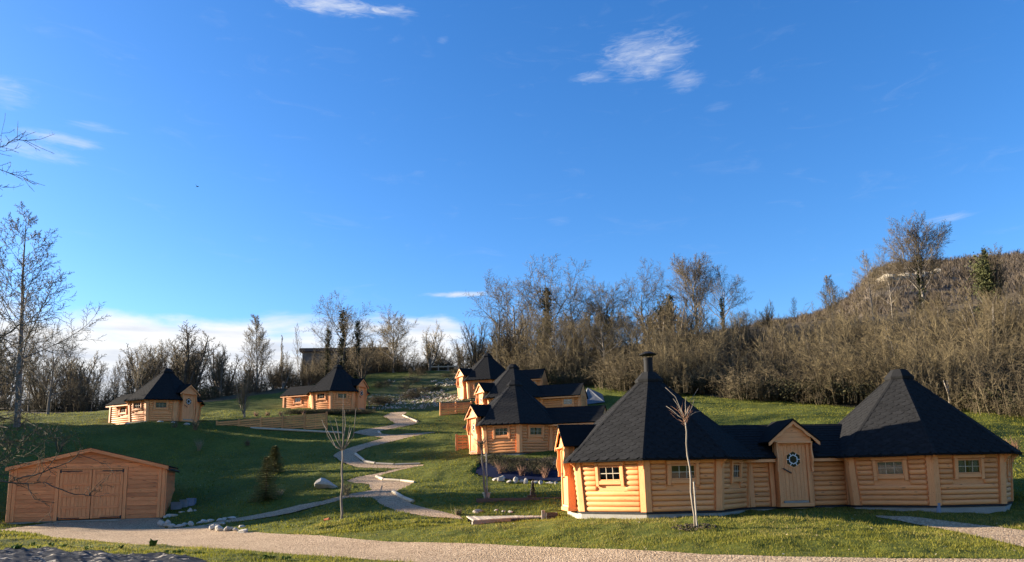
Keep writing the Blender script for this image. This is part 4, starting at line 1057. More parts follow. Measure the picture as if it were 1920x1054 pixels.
def ivy_proto(seed, H, w, n):
    rng = random.Random(seed); cl = []
    for k in range(34):
        z = H * (k + rng.random()) / 34; a = rng.uniform(0, 6.28); rr = w * rng.uniform(.1, .8) * (1.2 - .8 * z / H)
        cl.append((Vector((rr * math.cos(a), rr * math.sin(a), z)), w * rng.uniform(.15, .5)))
    def smp():
        c, s = rng.choice(cl); return c + Vector((rng.gauss(0, s), rng.gauss(0, s), rng.gauss(0, s * 1.3)))
    lv, lf = leaf_cards(n, smp, .085, rng)
    return dict(mesh=np_mesh('ivy', lv, lf, LEAF_IVY), H=H)
TP = {
    'ash': [tree_proto('round', 11, 12, .24, BARK_GREY, TWIG_BROWN), tree_proto('round', 12, 12, .22, BARK_GREY, TWIG_BROWN), tree_proto('round', 15, 12, .25, BARK_DARK, TWIG_BROWN)],
    'tall': [tree_proto('tall', 21, 14, .17, BARK_GREY, TWIG_BROWN), tree_proto('tall', 22, 12, .14, BARK_GREY, TWIG_TAN, dict(ang=[.6, .55, .6, .6]))],
    'multi': [tree_proto('multi', 31, 9, .16, BARK_DARK, TWIG_BROWN), tree_proto('multi', 32, 9, .17, BARK_GREY, TWIG_TAN), tree_proto('multi', 33, 9, .15, BARK_GREY, TWIG_BROWN)],
    'thin': [tree_proto('thin', 41, 7, .07, BARK_GREY, TWIG_BROWN), tree_proto('thin', 42, 7, .06, BARK_PALE, TWIG_TAN), tree_proto('thin', 43, 6, .07, BARK_DARK, TWIG_BROWN)],
    'dome': [tree_proto('round', 81, 12, .22, BARK_GREY, TWIG_BROWN, dict(kids=[22, 13, 10, 6], ang=[.62, .6, .7, .75], len=[.52, .46, .42, .5], t0=[.30, .25, .2, .1], up=[.02, .05, .05, .03, 0])), tree_proto('round', 82, 12, .22, BARK_GREY, TWIG_TAN, dict(kids=[20, 13, 10, 6], ang=[.7, .62, .7, .75], len=[.52, .46, .42, .5], t0=[.28, .25, .2, .1], up=[.02, .05, .05, .03, 0]))],
    'poplar': [tree_proto('tall', 51, 13, .12, BARK_GREY, TWIG_TAN, dict(ang=[.28, .35, .4, .5], len=[.20, .4, .42, .5]))],
}
IVY = [ivy_proto(61, 6, .38, 1900), ivy_proto(62, 4, .8, 3000)]
BP = [bush_proto(71, 3.6, 5.0, 60, TWIG_BROWN, LEAF_DRY, 700, .045, 0, .35, 1.0), bush_proto(72, 4.2, 5.0, 56, TWIG_TAN, LEAF_OLIVE, 500, .05, 0, .25, 1.2), bush_proto(73, 1.7, 3.6, 60, TWIG_BROWN, LEAF_OLIVE, 2400, .06, .25),
      bush_proto(74, 4.6, 5.2, 54, TWIG_TAN, None, 0, .045, 0, .25, 1.3), bush_proto(75, 2.4, 4.4, 70, TWIG_BROWN, LEAF_DRY, 1100, .05, .2, .5, .8), bush_proto(76, 4.2, 5.0, 50, TWIG_BROWN, LEAF_DRY, 250, .045, 0, .3, 1.2)]
def plant(proto, name, loc, sc, rz, label, cat, group=None, sxy=None):
    e = empty(name, loc, rz, label, cat, group); e.scale = (sxy or sc, sxy or sc, sc)
    if proto.get('trunk'): link('trunk', proto['trunk'], e)
    link('crown', proto['crown'], e)
    if proto.get('leaves'): link('leaves', proto['leaves'], e)
    return e
def add_ivy(e, k, sc, loc=(0, 0, 0), wide=1.25):
    i = link('ivy', IVY[k]['mesh'], e); i.scale = (sc * wide, sc * wide, sc); i.location = loc
rng = random.Random(7)
def tree_px(kind, i, px, top, Y, label, name='bare_tree', group=None, wide=1.0, ivy=None):
    """a tree standing Y metres off whose top shows at a given height in the photograph"""
    b = PT(px, 800, Y); z = terr(b.x, Y); H = PT(px, top, Y).z - z; p = TP[kind][i]; sc = max(.15, H / p['H'])
    e = plant(p, name, (b.x, Y, z), sc, rng.uniform(0, 6.28), label, 'tree', group, sc * wide)
    if ivy:
        for (k, s, dx) in ivy: add_ivy(e, k, s / sc, (dx / sc, 0, 0))
    return e
# the trees that stand out against the sky
SKY = [
    ('tall', 0, 32, 380, 50, 'tall slender bare tree rising highest at the far left edge', 'tall_tree', 1.15, None),
    ('ash', 1, 88, 590, 60, 'bushy bare tree just right of the tall slender tree at the left edge', 'bare_tree', .9, None),
    ('multi', 0, 338, 608, 72, 'dense dark bushy tree standing behind the far-left hill cabin roof', 'bare_tree', 1.1, None),
    ('ash', 1, 290, 632, 76, 'thin-crowned bare tree left of the dense bushy tree behind the far-left cabin', 'bare_tree', .75, None),
    ('multi', 2, 412, 642, 73, 'dark bare tree between the dense bushy tree and the pale airy tree', 'bare_tree', .8, None),
    ('tall', 1, 478, 588, 74, 'pale airy tree with upright twigs left of the narrow poplars', 'bare_tree', 1.25, None),
    ('poplar', 0, 524, 627, 96, 'narrow pale poplar far off, left of the dark barn', 'poplar_tree', .9, None),
    ('thin', 1, 556, 606, 78, 'single thin sapling at the left corner of the dark barn', 'thin_tree', .8, None),
    ('ash', 0, 640, 548, 78, 'tall bare tree wrapped in ivy in front of the dark barn', 'ivy_tree', .9, [(0, 1.25, 0)]),
    ('thin', 2, 612, 600, 77.5, 'ivy-clad stem left of the tall ivy tree by the barn', 'ivy_tree', .8, [(0, .95, 0)]),
    ('thin', 0, 668, 596, 77, 'ivy-clad stem right of the tall ivy tree by the barn', 'ivy_tree', .8, [(0, 1.05, 0)]),
    ('dome', 1, 737, 574, 82, 'broad bare tree with a rounded dense crown right of the barn', 'bare_tree', 1.15, None),
    ('multi', 1, 806, 598, 84, 'multi-stemmed bare tree above the far rail fence', 'bare_tree', .95, None),
    ('multi', 0, 893, 597, 80, 'dark twiggy tree behind the highest stepped cabin', 'bare_tree', .8, None),
    ('ash', 1, 965, 505, 84, 'bare tree on the left flank of the big ivy-covered tree', 'bare_tree', .95, None),
    ('ash', 0, 1030, 482, 82, 'big bare tree with a thick ivy column rising behind the stepped cabins', 'ivy_tree', 1.05, [(0, 1.45, .2), (1, 1.1, -1.6)]),
    ('ash', 2, 1085, 515, 86, 'bare tree leaning right beside the big ivy-covered tree', 'bare_tree', .95, None),
    ('dome', 1, 1145, 518, 84, 'fan-shaped bare tree with dark ivy on its foot', 'bare_tree', 1.1, [(1, 1.1, 0)]),
    ('ash', 1, 1216, 488, 84, 'tall bare tree straight above the metal chimney', 'bare_tree', .85, None),
    ('thin', 0, 1268, 548, 80, 'ivy-smothered stub of a tree right of the chimney', 'ivy_tree', 1.0, [(0, 1.05, 0), (1, 1.3, .6)]),
    ('dome', 0, 1318, 470, 86, 'largest bare tree of the wood, broad crown between chimney and hill', 'bare_tree', .95, None),
    ('ash', 0, 1368, 500, 88, 'bare tree forming the right half of the largest crown', 'bare_tree', 1.0, [(0, .7, 0)]),
    ('thin', 1, 1320, 585, 66, 'pale V-shaped young tree in front of the largest bare tree', 'thin_tree', 1.5, None),
    ('multi', 1, 1452, 560, 84, 'tan multi-stemmed tree right of the largest crown', 'bare_tree', .9, None),
    ('thin', 2, 1506, 556, 82, 'small bare tree at the foot of the distant hill', 'thin_tree', 1.2, None),
    ('tall', 1, 1580, 512, 80, 'slender pinkish tree standing before the left slope of the hill', 'bare_tree', 1.3, None),
    ('tall', 0, 1658, 468, 84, 'left one of the bare trees beside the round-topped hill tree', 'bare_tree', 1.1, None),
    ('ash', 1, 1695, 452, 86, 'bare tree touching the left side of the round-topped hill tree', 'bare_tree', .6, None),
    ('dome', 0, 1756, 404, 86, 'tall round-topped tree with ivy trunk in front of the distant hill', 'ivy_tree', 1.0, [(0, 1.2, 0)]),
    ('multi', 0, 1890, 462, 76, 'ivy-tangled tree at the right edge below the hill', 'ivy_tree', .8, [(0, 1.2, .5), (1, 1.4, 1.5)]),
    ('thin', 1, 1840, 560, 66, 'pale slim tree left of the ivy-tangled tree at the right edge', 'thin_tree', 1.2, None),
    ('thin', 1, 1465, 668, 60, 'leaning pale stem in the thicket left of the right-hand roof', 'thin_tree', 1.2, None),
]
for k, i, px, top, Y, lb, nm, wd, iv in SKY: tree_px(k, i, px, top, Y, lb, nm, None, wd, iv)
# the woods: every tree and shrub is described by its look, its row and what it stands behind
MARKS = [(120, 'at the left edge'), (215, 'left of the far-left cabin'), (390, 'behind the far-left cabin'), (520, 'between the two hill cabins'), (700, 'behind the fence-side cabin'),
         (860, 'above the stony field'), (960, 'behind the highest stepped cabin'), (1080, 'above the stepped cabins'), (1170, 'left of the metal chimney'), (1270, 'above the metal chimney'),
         (1400, 'right of the metal chimney'), (1520, 'above the gabled door'), (1630, 'left of the right roof'), (1740, 'behind the right roof'), (1830, 'right of the right roof'), (9999, 'at the right edge')]
def mark(px): return next(m for x, m in MARKS if px < x)
POOL = []
LOOK_T = {'thin': ['slim brown tree', 'slim pale tree', 'slim dark tree'], 'multi': ['dark many-stemmed tree', 'tan many-stemmed tree', 'brown many-stemmed tree'], 'ash': ['spreading bare tree'] * 3}
LOOK_S = ['tall brown shrub', 'tall olive-leaved shrub', 'low olive shrub', 'tallest pale shrub', 'low brown shrub', 'tall sparse shrub']
def wood_zone(n, pxr, Yr, topf, kinds, group, seed):
    r = random.Random(seed)
    for _ in range(n):
        px = r.uniform(*pxr); Y = r.uniform(*Yr); k = r.choice(kinds); i = r.randrange(len(TP[k])); top = topf(px) + r.uniform(-12, 22)
        b = PT(px, 800, Y); z = terr(b.x, Y); H = PT(px, top, Y).z - z
        if H < 2.0: H = r.uniform(2.0, 3.0)
        p = TP[k][i]; sc = min(H, 11) / p['H']; f = (Y - Yr[0]) / (Yr[1] - Yr[0])
        lb = f"{LOOK_T[k][i]} {'fronting' if f < .34 else 'amid' if f < .67 else 'deep in'} the wood {mark(px)}"
        POOL.append((px, plant(p, 'bare_tree', (b.x, Y, z - .1), sc, r.uniform(0, 6.28), lb, 'tree', group, sc * r.uniform(.8, 1.2))))
lt = lambda px: float(np.interp(px, [-60, 60, 130, 200, 260, 330, 420, 520, 600, 700, 800, 870, 930], [620, 640, 665, 668, 655, 640, 660, 665, 655, 640, 640, 640, 610]))
wood_zone(46, (-60, 290), (66, 84), lt, ['thin', 'thin', 'thin', 'multi'], 'trees of the left wood', 1)
wood_zone(34, (290, 700), (74, 92), lt, ['thin', 'multi', 'multi'], 'trees behind the left hill cabins', 2)
wood_zone(20, (690, 930), (84, 98), lt, ['thin', 'multi'], 'trees above the stony field', 3)
rt = lambda px: float(np.interp(px, [900, 950, 1000, 1100, 1200, 1300, 1400, 1450, 1520, 1600, 1700, 1800, 1930, 2000], [620, 580, 570, 570, 570, 560, 585, 590, 580, 575, 560, 555, 520, 520]))
wood_zone(70, (920, 1450), (66, 94), rt, ['thin', 'multi', 'thin', 'ash'], 'trees of the middle wood', 4)
wood_zone(70, (1430, 1990), (56, 94), lambda p: rt(p) + 10, ['thin', 'multi', 'thin'], 'trees of the right slope', 5)
def thicket(n, pxr, yf, depth, group, seed, picks, hs=(.8, 1.5)):
    r = random.Random(seed)
    for _ in range(n):
        px = r.uniform(*pxr); d = r.random() ** 1.2; Y = yf(px) + depth * d; b = PT(px, 800, Y); z = terr(b.x, Y)
        k = r.choice(picks); p = BP[k]; sc = r.uniform(*hs)
        lb = f"{LOOK_S[k]} {'fronting' if d < .34 else 'amid' if d < .67 else 'deep in'} the thicket {mark(px)}"
        POOL.append((px, plant(p, 'shrub', (b.x, Y, z), sc, r.uniform(0, 6.28), lb, 'shrub', group, sc * r.uniform(.9, 1.3))))
edge = lambda px: float(np.interp(px, [900, 960, 1040, 1160, 1300, 1480, 1700, 1800, 1990], [72, 69, 64, 58, 55.5, 51.5, 47.5, 45.5, 41.5]))
thicket(84, (960, 1480), edge, 20, 'shrubs of the middle thicket', 11, [0, 1, 2, 3, 4, 2, 5], (.6, 1.1))
thicket(76, (1450, 1990), edge, 24, 'shrubs of the right thicket', 12, [0, 3, 4, 2, 3, 1, 5], (.65, 1.15))
thicket(36, (970, 1960), lambda p: edge(p) - .6, 2.5, 'dark brambles added as shade along the meadow edge', 15, [2, 2, 4], (.55, 1.0))  # extra low dark shrubs, standing in for the shade at the thicket's foot
thicket(46, (-80, 700), lambda p: float(np.interp(p, [-80, 200, 400, 520, 700], [64, 66, 70, 74, 79])), 12, 'shrubs of the left wood', 13, [0, 2, 4], (.5, .95))
thicket(28, (660, 960), lambda p: float(np.interp(p, [660, 760, 860, 960], [78, 83, 86, 74])), 12, 'shrubs above the stony field', 14, [0, 2, 4], (.5, 1.0))
thicket(16, (700, 870), lambda p: 64 + (p - 700) * .03, 14, 'low scrub on the stony field', 16, [2, 4], (.22, .42))
_by = {}
for px, e in POOL: _by.setdefault(e['label'], []).append((px, e))
for lb, es in _by.items():
    if len(es) > 1:
        for k, (px, e) in enumerate(sorted(es, key=lambda q: q[0])): e['label'] = f'{lb}, {ORD[k]} from left'
# unseen trees added off to the left, ivy-thickened and sized to shade the bank
r = random.Random(77)
for k, (x, y, zt) in enumerate([(-48, 38.9, 14.8), (-47, 40.2, 11.2), (-48.5, 41.4, 10.2), (-47, 42.5, 10.4), (-48, 43.4, 11.3), (-47, 44.6, 11.2), (-48.5, 45.9, 11.2), (-47.5, 47.2, 11.1), (-48, 48.5, 11.4),
                                (-48, 49.9, 13.8), (-50.5, 50.8, 14.4), (-50.5, 52.4, 14.6), (-50, 54.2, 14.8)]):
    z = terr(x, y); p = TP['multi'][k % 3]; sc = (zt - z) / p['H']
    e = plant(p, 'ivy_tree', (x, y, z), sc, r.uniform(0, 6), f'{ORD[k]} ivy-grown tree from the front in the row beyond the left edge', 'tree', 'unseen ivy-grown trees added for shade', sc * .7)
    for q in range(4): add_ivy(e, 1, (zt - z) / 4 / sc * r.uniform(.7, .98), (r.uniform(-.8, .8) / sc, r.uniform(-.8, .8) / sc, 0), 1.3)
# ------------------------------------------------------------------ distant hill
def build_hill():
    crest = [(1330, 640), (1430, 612), (1480, 606), (1560, 584), (1600, 560), (1625, 530), (1640, 512), (1665, 500), (1700, 494), (1760, 489), (1800, 487), (1860, 483), (1920, 479), (2100, 462), (2400, 450), (2800, 470)]
    cx = [c[0] for c in crest]; cy = [c[1] for c in crest]
    nu, nt_ = 150, 70; pxs = np.linspace(1330, 2800, nu); V = []
    for px in pxs:
        py = float(np.interp(px, cx, cy)); top = PT(px, py, 270.0); b0 = PT(px, 800, 108.0); zb = 18.0 + max(0, (px - 1700)) * .004
        for j in range(nt_ + 12):
            t = j / nt_
            if t <= 1: V.append((b0.x + (top.x - b0.x) * t, 108 + 162 * t, zb + (top.z - zb) * (t ** .85)))
            else: V.append((top.x * (1 + (t - 1) * .9), 270 + 162 * (t - 1), top.z - (t - 1) * 60))
    V = np.array(V); m = nt_ + 12
    bump = vnoise(V[:, 0] / 9, V[:, 1] / 9, 41) * 2.2 + vnoise(V[:, 0] / 3.2, V[:, 1] / 3.2, 42) * .7
    V[:, 2] += bump
    i, j = np.meshgrid(np.arange(nu - 1), np.arange(m - 1), indexing='ij')
    Fa = np.stack([i * m + j, (i + 1) * m + j, (i + 1) * m + j + 1, i * m + j + 1], -1).reshape(-1, 4)
    mat = mottled('hill_scrub', [(.25, (.065, .05, .038)), (.5, (.11, .088, .066)), (.75, (.15, .122, .092))], .22, 8, bstr=.8, bdist=.6, rough=1, jitter=False, fine=1.1)
    tag(link('hill', np_mesh('hill', V, Fa, mat, True)), 'wooded brown hill rising at the right edge', 'hill', None, 'structure')
    # its bare woodland, too far to tell the trees apart
    r = np.random.default_rng(3); n = 17000
    k = r.integers(0, nu, n) * m + r.integers(4, nt_ + 3, n)
    P = V[k] + r.normal(0, 1.0, (n, 3)) * np.array([1.2, 1.2, 0])
    cc = PT(1705, 519, 182.0); far_ = (np.abs(P[:, 0] - cc.x) > 6.5) | (np.abs(P[:, 1] - cc.y) > 4); P = P[far_]; n = len(P)
    tv, tf = [], []
    nb = 9; h = r.uniform(.8, 2.1, n)
    for b in range(nb):
        a = r.uniform(0, 6.283, n); sp = r.uniform(.5, 1.6, n); l = h * r.uniform(.6, 1.0, n); w = r.uniform(.03, .075, n)
        tip = P + np.c_[np.cos(a) * sp * l, np.sin(a) * sp * l, l]; ba = np.c_[np.sin(a), -np.cos(a), np.zeros(n)] * w[:, None]
        mid = P + (tip - P) * .55 + np.c_[np.zeros((n, 2)), l * .08]
        tv.append(np.stack([P - ba - [0, 0, .4], P + ba - [0, 0, .4], mid + ba * .8, mid - ba * .8, tip], 1).reshape(-1, 3))
        o = (b * n + np.arange(n))[:, None] * 5
        tf += [o + np.array([[0, 1, 2]]), o + np.array([[0, 2, 3]]), o + np.array([[3, 2, 4]])]
    me = np_mesh('hill_woodland', np.concatenate(tv), np.concatenate(tf), mottled('hill_twigs', [(.35, (.085, .066, .048)), (.65, (.135, .106, .078))], .12, 3, jitter=False))
    tag(link('hill_woodland', me), 'leafless brown woodland covering the distant hill', 'woodland', None, 'stuff')
    c = empty('cliff', tuple(PT(1700, 519, 186.0)), 0, 'pale limestone cliff band showing on the distant hill', 'cliff')
    rr = random.Random(4); base = PT(1700, 519, 186.0)
    for q in range(11):
        px = 1655 + q * 10; p = PT(px, 527 - (px - 1655) * .10 + rr.uniform(-2, 2), 183.5 + (px - 1655) * .03) - base; s = rr.uniform(.65, 1.05)
        rings = []; nn = 9
        for (zz, f) in ((-2.0, 1.15), (-.6, 1.0), (.9, .95), (1.35, .7)):
            rings.append([(p.x + 1.3 * s * f * math.cos(2 * math.pi * i / nn) * rr.uniform(.85, 1.15), p.y + 3.2 * f * math.sin(2 * math.pi * i / nn) + 1, p.z + zz * s + rr.uniform(-.15, .15)) for i in range(nn)])
        MB().loft(rings).build('ledge', CLIFF, c)
build_hill()

# ------------------------------------------------------------------ grass
def build_grass():
    r = np.random.default_rng(5)
    def cloud(n, y0, y1, h, w, spread, pw):
        u = r.random(n) ** pw; y = y0 + (y1 - y0) * u; x = (r.uniform(-.78, .80, n)) * y
        k = ~on_gravel(x, y) & ~in_poly(x, y, PLASTIC_W) & ~in_poly(x, y, MULCH_W) & (wood_floor(x, y) < .6)
        k &= r.random(n) > in_poly(x, y, SCREE_W) * .75
        # thin where the turf is worn
        k &= (vnoise(x / 1.1, y / 1.1, 51) + vnoise(x / .4, y / .4, 52) * .6 + r.random(n) * .5) > -.28
        x, y = x[k], y[k]; n = len(x); z = terr_np(x, y) + tuss(x, y) - .01
        hh = h * r.uniform(.45, 1.25, n) * (1 + .7 * vnoise(x / .8, y / .8, 53)); a = r.uniform(0, 6.283, n); ln = r.uniform(.1, spread, n); b = a + r.uniform(-1.2, 1.2, n) + 1.57; ww = w * r.uniform(.6, 1.4, n)
        P = np.c_[x, y, z]; s = np.c_[np.cos(b) * ww, np.sin(b) * ww, np.zeros(n)]; tip = P + np.c_[np.cos(a) * ln * hh, np.sin(a) * ln * hh, hh]
        col = np.clip(r.random(n) * np.where(y > 26, .35, .55) + (vnoise(x / 1.6, y / 1.6, 54) + .5) * .32 + (vnoise(x / 5, y / 5, 55) + .5) * .25, 0, 1)
        return np.stack([P - s, P + s, tip], 1), col
    parts = [cloud(190000, 13.2, 26, .065, .012, .65, 1.05), cloud(210000, 24, 62, .085, .024, .8, 1.3), cloud(16000, 15.0, 21, .11, .010, 1.3, 1.0)]
    V = np.concatenate([p[0] for p in parts]).reshape(-1, 3); C = np.concatenate([p[1] for p in parts])
    me = np_mesh('grass', V, np.arange(len(V)).reshape(-1, 3), None)
    at = me.color_attributes.new('blade', 'FLOAT_COLOR', 'POINT'); c3 = np.repeat(C, 3)
    at.data.foreach_set('color', np.c_[c3, c3, c3, np.ones(len(c3))].astype(np.float32).ravel())
    def f(b):
        a = b.n('ShaderNodeVertexColor'); a.layer_name = 'blade'
        sp = b.n('ShaderNodeSeparateColor'); b.put(sp.inputs[0], a.outputs[0])
        return b.ramp(sp.outputs[0], [(.1, (.07, .08, .012)), (.45, (.155, .155, .018)), (.72, (.235, .21, .03)), (.93, (.30, .235, .085))])
    gm = pbr('grass_blades', f, .7, spec=.2); b = NB(gm.node_tree); pr = gm.node_tree.nodes['Principled BSDF']; src = pr.inputs['Base Color'].links[0].from_socket
    tl = b.n('ShaderNodeBsdfTranslucent'); b.put(tl.inputs[0], src); mx = b.n('ShaderNodeMixShader'); mx.inputs[0].default_value = .45
    gm.node_tree.links.new(pr.outputs[0], mx.inputs[1]); gm.node_tree.links.new(tl.outputs[0], mx.inputs[2])
    gm.node_tree.links.new(mx.outputs[0], [n for n in gm.node_tree.nodes if n.type == 'OUTPUT_MATERIAL'][0].inputs[0])
    me.materials.append(gm)
    tag(link('grass', me), 'short green grass blades over the lawn and banks', 'grass', None, 'stuff')
build_grass()

def fallen_leaves():
    r = random.Random(17); rg = np.random.default_rng(17); n = 1500; y = rg.uniform(13.5, 44, n); x = rg.uniform(-.72, .74, n) * y
    ok = ~on_gravel(x, y) & ~in_poly(x, y, PLASTIC_W); x, y = x[ok], y[ok]; z = terr_np(x, y) + tuss(x, y) + .035; V, Fa = [], []
    for a, b, c in zip(x, y, z):
        s = r.uniform(.018, .036); q = r.uniform(0, 6.28); u = Vector((math.cos(q) * s, math.sin(q) * s, r.uniform(-.4, .4) * s)); w = Vector((-math.sin(q) * s * .6, math.cos(q) * s * .6, r.uniform(-.3, .5) * s)); p = Vector((a, b, c)); o = len(V)
        V += [tuple(p - u), tuple(p - w), tuple(p + u), tuple(p + w)]; Fa.append((o, o + 1, o + 2, o + 3))
    m = mottled('fallen_leaf', [(.3, (.22, .14, .06)), (.5, (.40, .30, .17)), (.7, (.62, .55, .42))], 1.7, 2)
    tag(link('fallen_leaves', np_mesh('fallen_leaves', np.array(V), np.array(Fa), m)), 'pale fallen leaves scattered over the lawn and banks', 'leaves', None, 'stuff')
fallen_leaves()

# ------------------------------------------------------------------ stones
def stone_geo(seed, sx, sy, sz, sub=2):
    import bmesh
    bm = bmesh.new(); bmesh.ops.create_icosphere(bm, subdivisions=sub, radius=1.0); r = random.Random(seed)
    fx = [(rvec(r), r.uniform(.45, .88)) for _ in range(15)]
    o = rvec(r) * 10
    for v in bm.verts:
        p = v.co.normalized()
        for n, d in fx:
            k = p.dot(n)
            if k > d: p = p - n * (k - d) * .97
        p = p * (1 + .10 * math.sin(p.x * 3.1 + o.x) * math.sin(p.y * 2.7 + o.y) + .06 * math.sin(p.z * 5 + o.z))
        v.co = Vector((p.x * sx, p.y * sy, p.z * sz))
    me = bpy.data.meshes.new('stone'); bm.to_mesh(me); bm.free(); me.materials.append(STONE)
    return me
def stone_px(px, py_bottom, wpx, hpx, label, group=None, name='stone', Y=None, seed=None, cat='stone'):
    g = G(px, py_bottom) if Y is None else Vector((PT(px, 900, Y).x, Y, terr(PT(px, 900, Y).x, Y)))
    m = g.y / F_PX; w = wpx * m / 2 * 1.22; h = hpx * m / 2 * 1.3
    o = link(name, stone_geo(seed or int(px * 7 + py_bottom), w, w * random.Random(px).uniform(.6, .9), h))
    o.location = (g.x, g.y + w * .5, g.z + h * .72); o.rotation_euler = (random.Random(px).uniform(-.15, .15), random.Random(py_bottom).uniform(-.15, .15), 0)
    for p in o.data.polygons: p.use_smooth = True
    try: o.data.set_sharp_from_angle(angle=R(16))
    except Exception: pass
    return tag(o, label, cat, group)
ZA = lambda zx, zy: (280 + zx / 7.867, 920 + zy / 7.867)
rows = [(160, 540, 110, 110), (215, 415, 60, 45), (260, 405, 110, 62), (350, 395, 120, 55), (240, 548, 120, 100), (300, 552, 120, 56), (430, 550, 150, 50), (510, 525, 80, 50), (595, 528, 130, 70), (720, 508, 110, 60), (790, 492, 110, 64), (880, 480, 110, 56),
        (1030, 462, 110, 50), (1095, 448, 80, 55), (1200, 428, 110, 46), (470, 355, 110, 50), (580, 345, 84, 78), (660, 322, 66, 38)]
for k, (zx, zy, w, h) in enumerate(sorted(rows)):
    px, py = ZA(zx, zy)
    stone_px(px, py, w / 7.867, h / 7.867, f'{ORD[k]} pale limestone from the garage corner in the border of the grass wedge', 'limestones bordering the grass wedge beside the garage')
rows = [(915, 585, 90, 100), (975, 560, 80, 70), (1030, 602, 140, 82), (1060, 520, 110, 50), (1130, 605, 90, 82), (1180, 598, 100, 72), (1260, 610, 80, 70), (1340, 560, 100, 50), (1350, 628, 170, 58)]
for k, (zx, zy, w, h) in enumerate(rows):
    px, py = ZA(zx, zy)
    stone_px(px, py, w / 7.867, h / 7.867, f'{ORD[k]} pale limestone from the left in the cluster where the path meets the drive', 'limestones at the tip of the front lawn')
ZB = lambda zx, zy: (850 + zx / 6.587, 840 + zy / 6.587)
rows = [(520, 410, 100, 44), (595, 424, 104, 80), (690, 432, 72, 42), (765, 434, 92, 72), (850, 432, 72, 38), (900, 452, 62, 66), (1000, 444, 108, 44), (1080, 462, 52, 62), (1195, 452, 110, 36), (1272, 468, 54, 54)]
for k, (zx, zy, w, h) in enumerate(rows):
    px, py = ZB(zx, zy)
    stone_px(px, py, w / 6.587, h / 6.587, f'{ORD[k]} white stone from the left in the row below the blue sheet', 'white stones below the blue sheet')
stone_px(607, 921, 43, 25, 'large rounded pale boulder on the grass left of the tall pruned tree', None, 'boulder', cat='boulder', seed=77)
stone_px(896, 964, 24, 8, 'low grey boulder at the back left corner of the boardwalk', None, 'boulder', cat='boulder', seed=78)
for k, (px, py, w, h) in enumerate([(931, 961, 8, 7), (944, 962, 9, 6), (957, 962, 10, 5)]):
    stone_px(px, py, w, h, f'{ORD[k]} brownish stone from the cream pot behind the boardwalk', 'brown stones behind the boardwalk')
for k, (px, py, w, h) in enumerate([(265, 791, 12, 5), (292, 790, 14, 6), (318, 790, 10, 5), (343, 792, 12, 5), (232, 795, 10, 4)]):
    stone_px(px, py, w, h, f'{ORD[k]} small pale stone along the foot of the far-left hill cabin', 'stones at the foot of the far-left cabin', Y=50.4)
def scree():
    r = random.Random(9); V, Fa = [], []; lo, hi = SCREE_W.min(0), SCREE_W.max(0); n = 0
    ico = [Vector(v) for v in [(0, 0, 1), (.9, 0, .3), (.28, .85, .3), (-.72, .53, .3), (-.72, -.53, .3), (.28, -.85, .3), (0, 0, -.6)]]
    fi = [(0, 1, 2), (0, 2, 3), (0, 3, 4), (0, 4, 5), (0, 5, 1), (6, 2, 1), (6, 3, 2), (6, 4, 3), (6, 5, 4), (6, 1, 5)]
    xs = np.array([r.uniform(lo[0], hi[0]) for _ in range(9000)]); ys = np.array([r.uniform(lo[1], hi[1]) for _ in range(9000)])
    ok = in_poly(xs, ys, SCREE_W) & ~on_gravel(xs, ys) & ((vnoise(xs / 4.5, ys / 2.6, 61) + np.abs(vnoise(xs / 1.2, ys / 1.2, 62))) > .13); xs, ys = xs[ok][:1700], ys[ok][:1700]; zs = terr_np(xs, ys)
    for x, y, z in zip(xs, ys, zs):
        s = r.uniform(.03, .085) * (2.4 if r.random() < .07 else 1); a = r.uniform(0, 6.28); o = len(V)
        for v in ico:
            q = Vector((v.x * math.cos(a) - v.y * math.sin(a), v.x * math.sin(a) + v.y * math.cos(a), v.z)) * s * r.uniform(.8, 1.2); V.append((x + q.x, y + q.y, z + q.z * .7 + .06))
        Fa += [tuple(o + i for i in f) for f in fi]
    tag(link('scree', np_mesh('scree', np.array(V), np.array(Fa), STONE)), 'scattered white stones over the rough field between the cabins', 'stones', None, 'stuff')
scree()

# ------------------------------------------------------------------ path-edge logs, fences
def edge_log(a, b, label, r=.075):
    A, B = G(*a), G(*b); mb = MB(); mb.tube([A + Vector((0, 0, .05)), A.lerp(B, .5) + Vector((0, 0, .05)), B + Vector((0, 0, .05))], [r, r * 1.05, r], 9)
    tag(mb.build('edging_log', PALE_WOOD, smooth=False), label, 'edging log', 'round logs edging the gravel path')
edge_log((737, 924), (756, 935.5), 'thick pale edging log beside the lowest part of the path, upper half')
edge_log((757, 936), (775, 943), 'short thick edging log at the lower right end of the path bend')
edge_log((706, 895.5), (719, 901), 'short edging log at the left tip of the wide path triangle')
edge_log((720, 901), (750, 903), 'long edging log along the top of the wide path triangle', .06)
edge_log((751, 903), (777, 906), 'edging log running to the right tip of the wide path triangle', .06)
edge_log((667, 853), (683, 866), 'curved-in edging log at the inside of the middle path bend')
edge_log((684, 867), (703, 870.5), 'second edging log along the middle path bend')
edge_log((705, 871), (738, 872.5), 'long low edging log below the middle grass bank', .06)
edge_log((740, 872.5), (788, 871), 'thin dark edging log at the right end of the middle path bend', .045)
edge_log((769, 786), (783, 792), 'bright edging log high on the top stretch of the path')
edge_log((755, 780), (768, 785.5), 'darker edging log above the bright one at the top of the path', .06)
edge_log((710, 811), (714, 814.5), 'stubby white log end at the upper path fork')
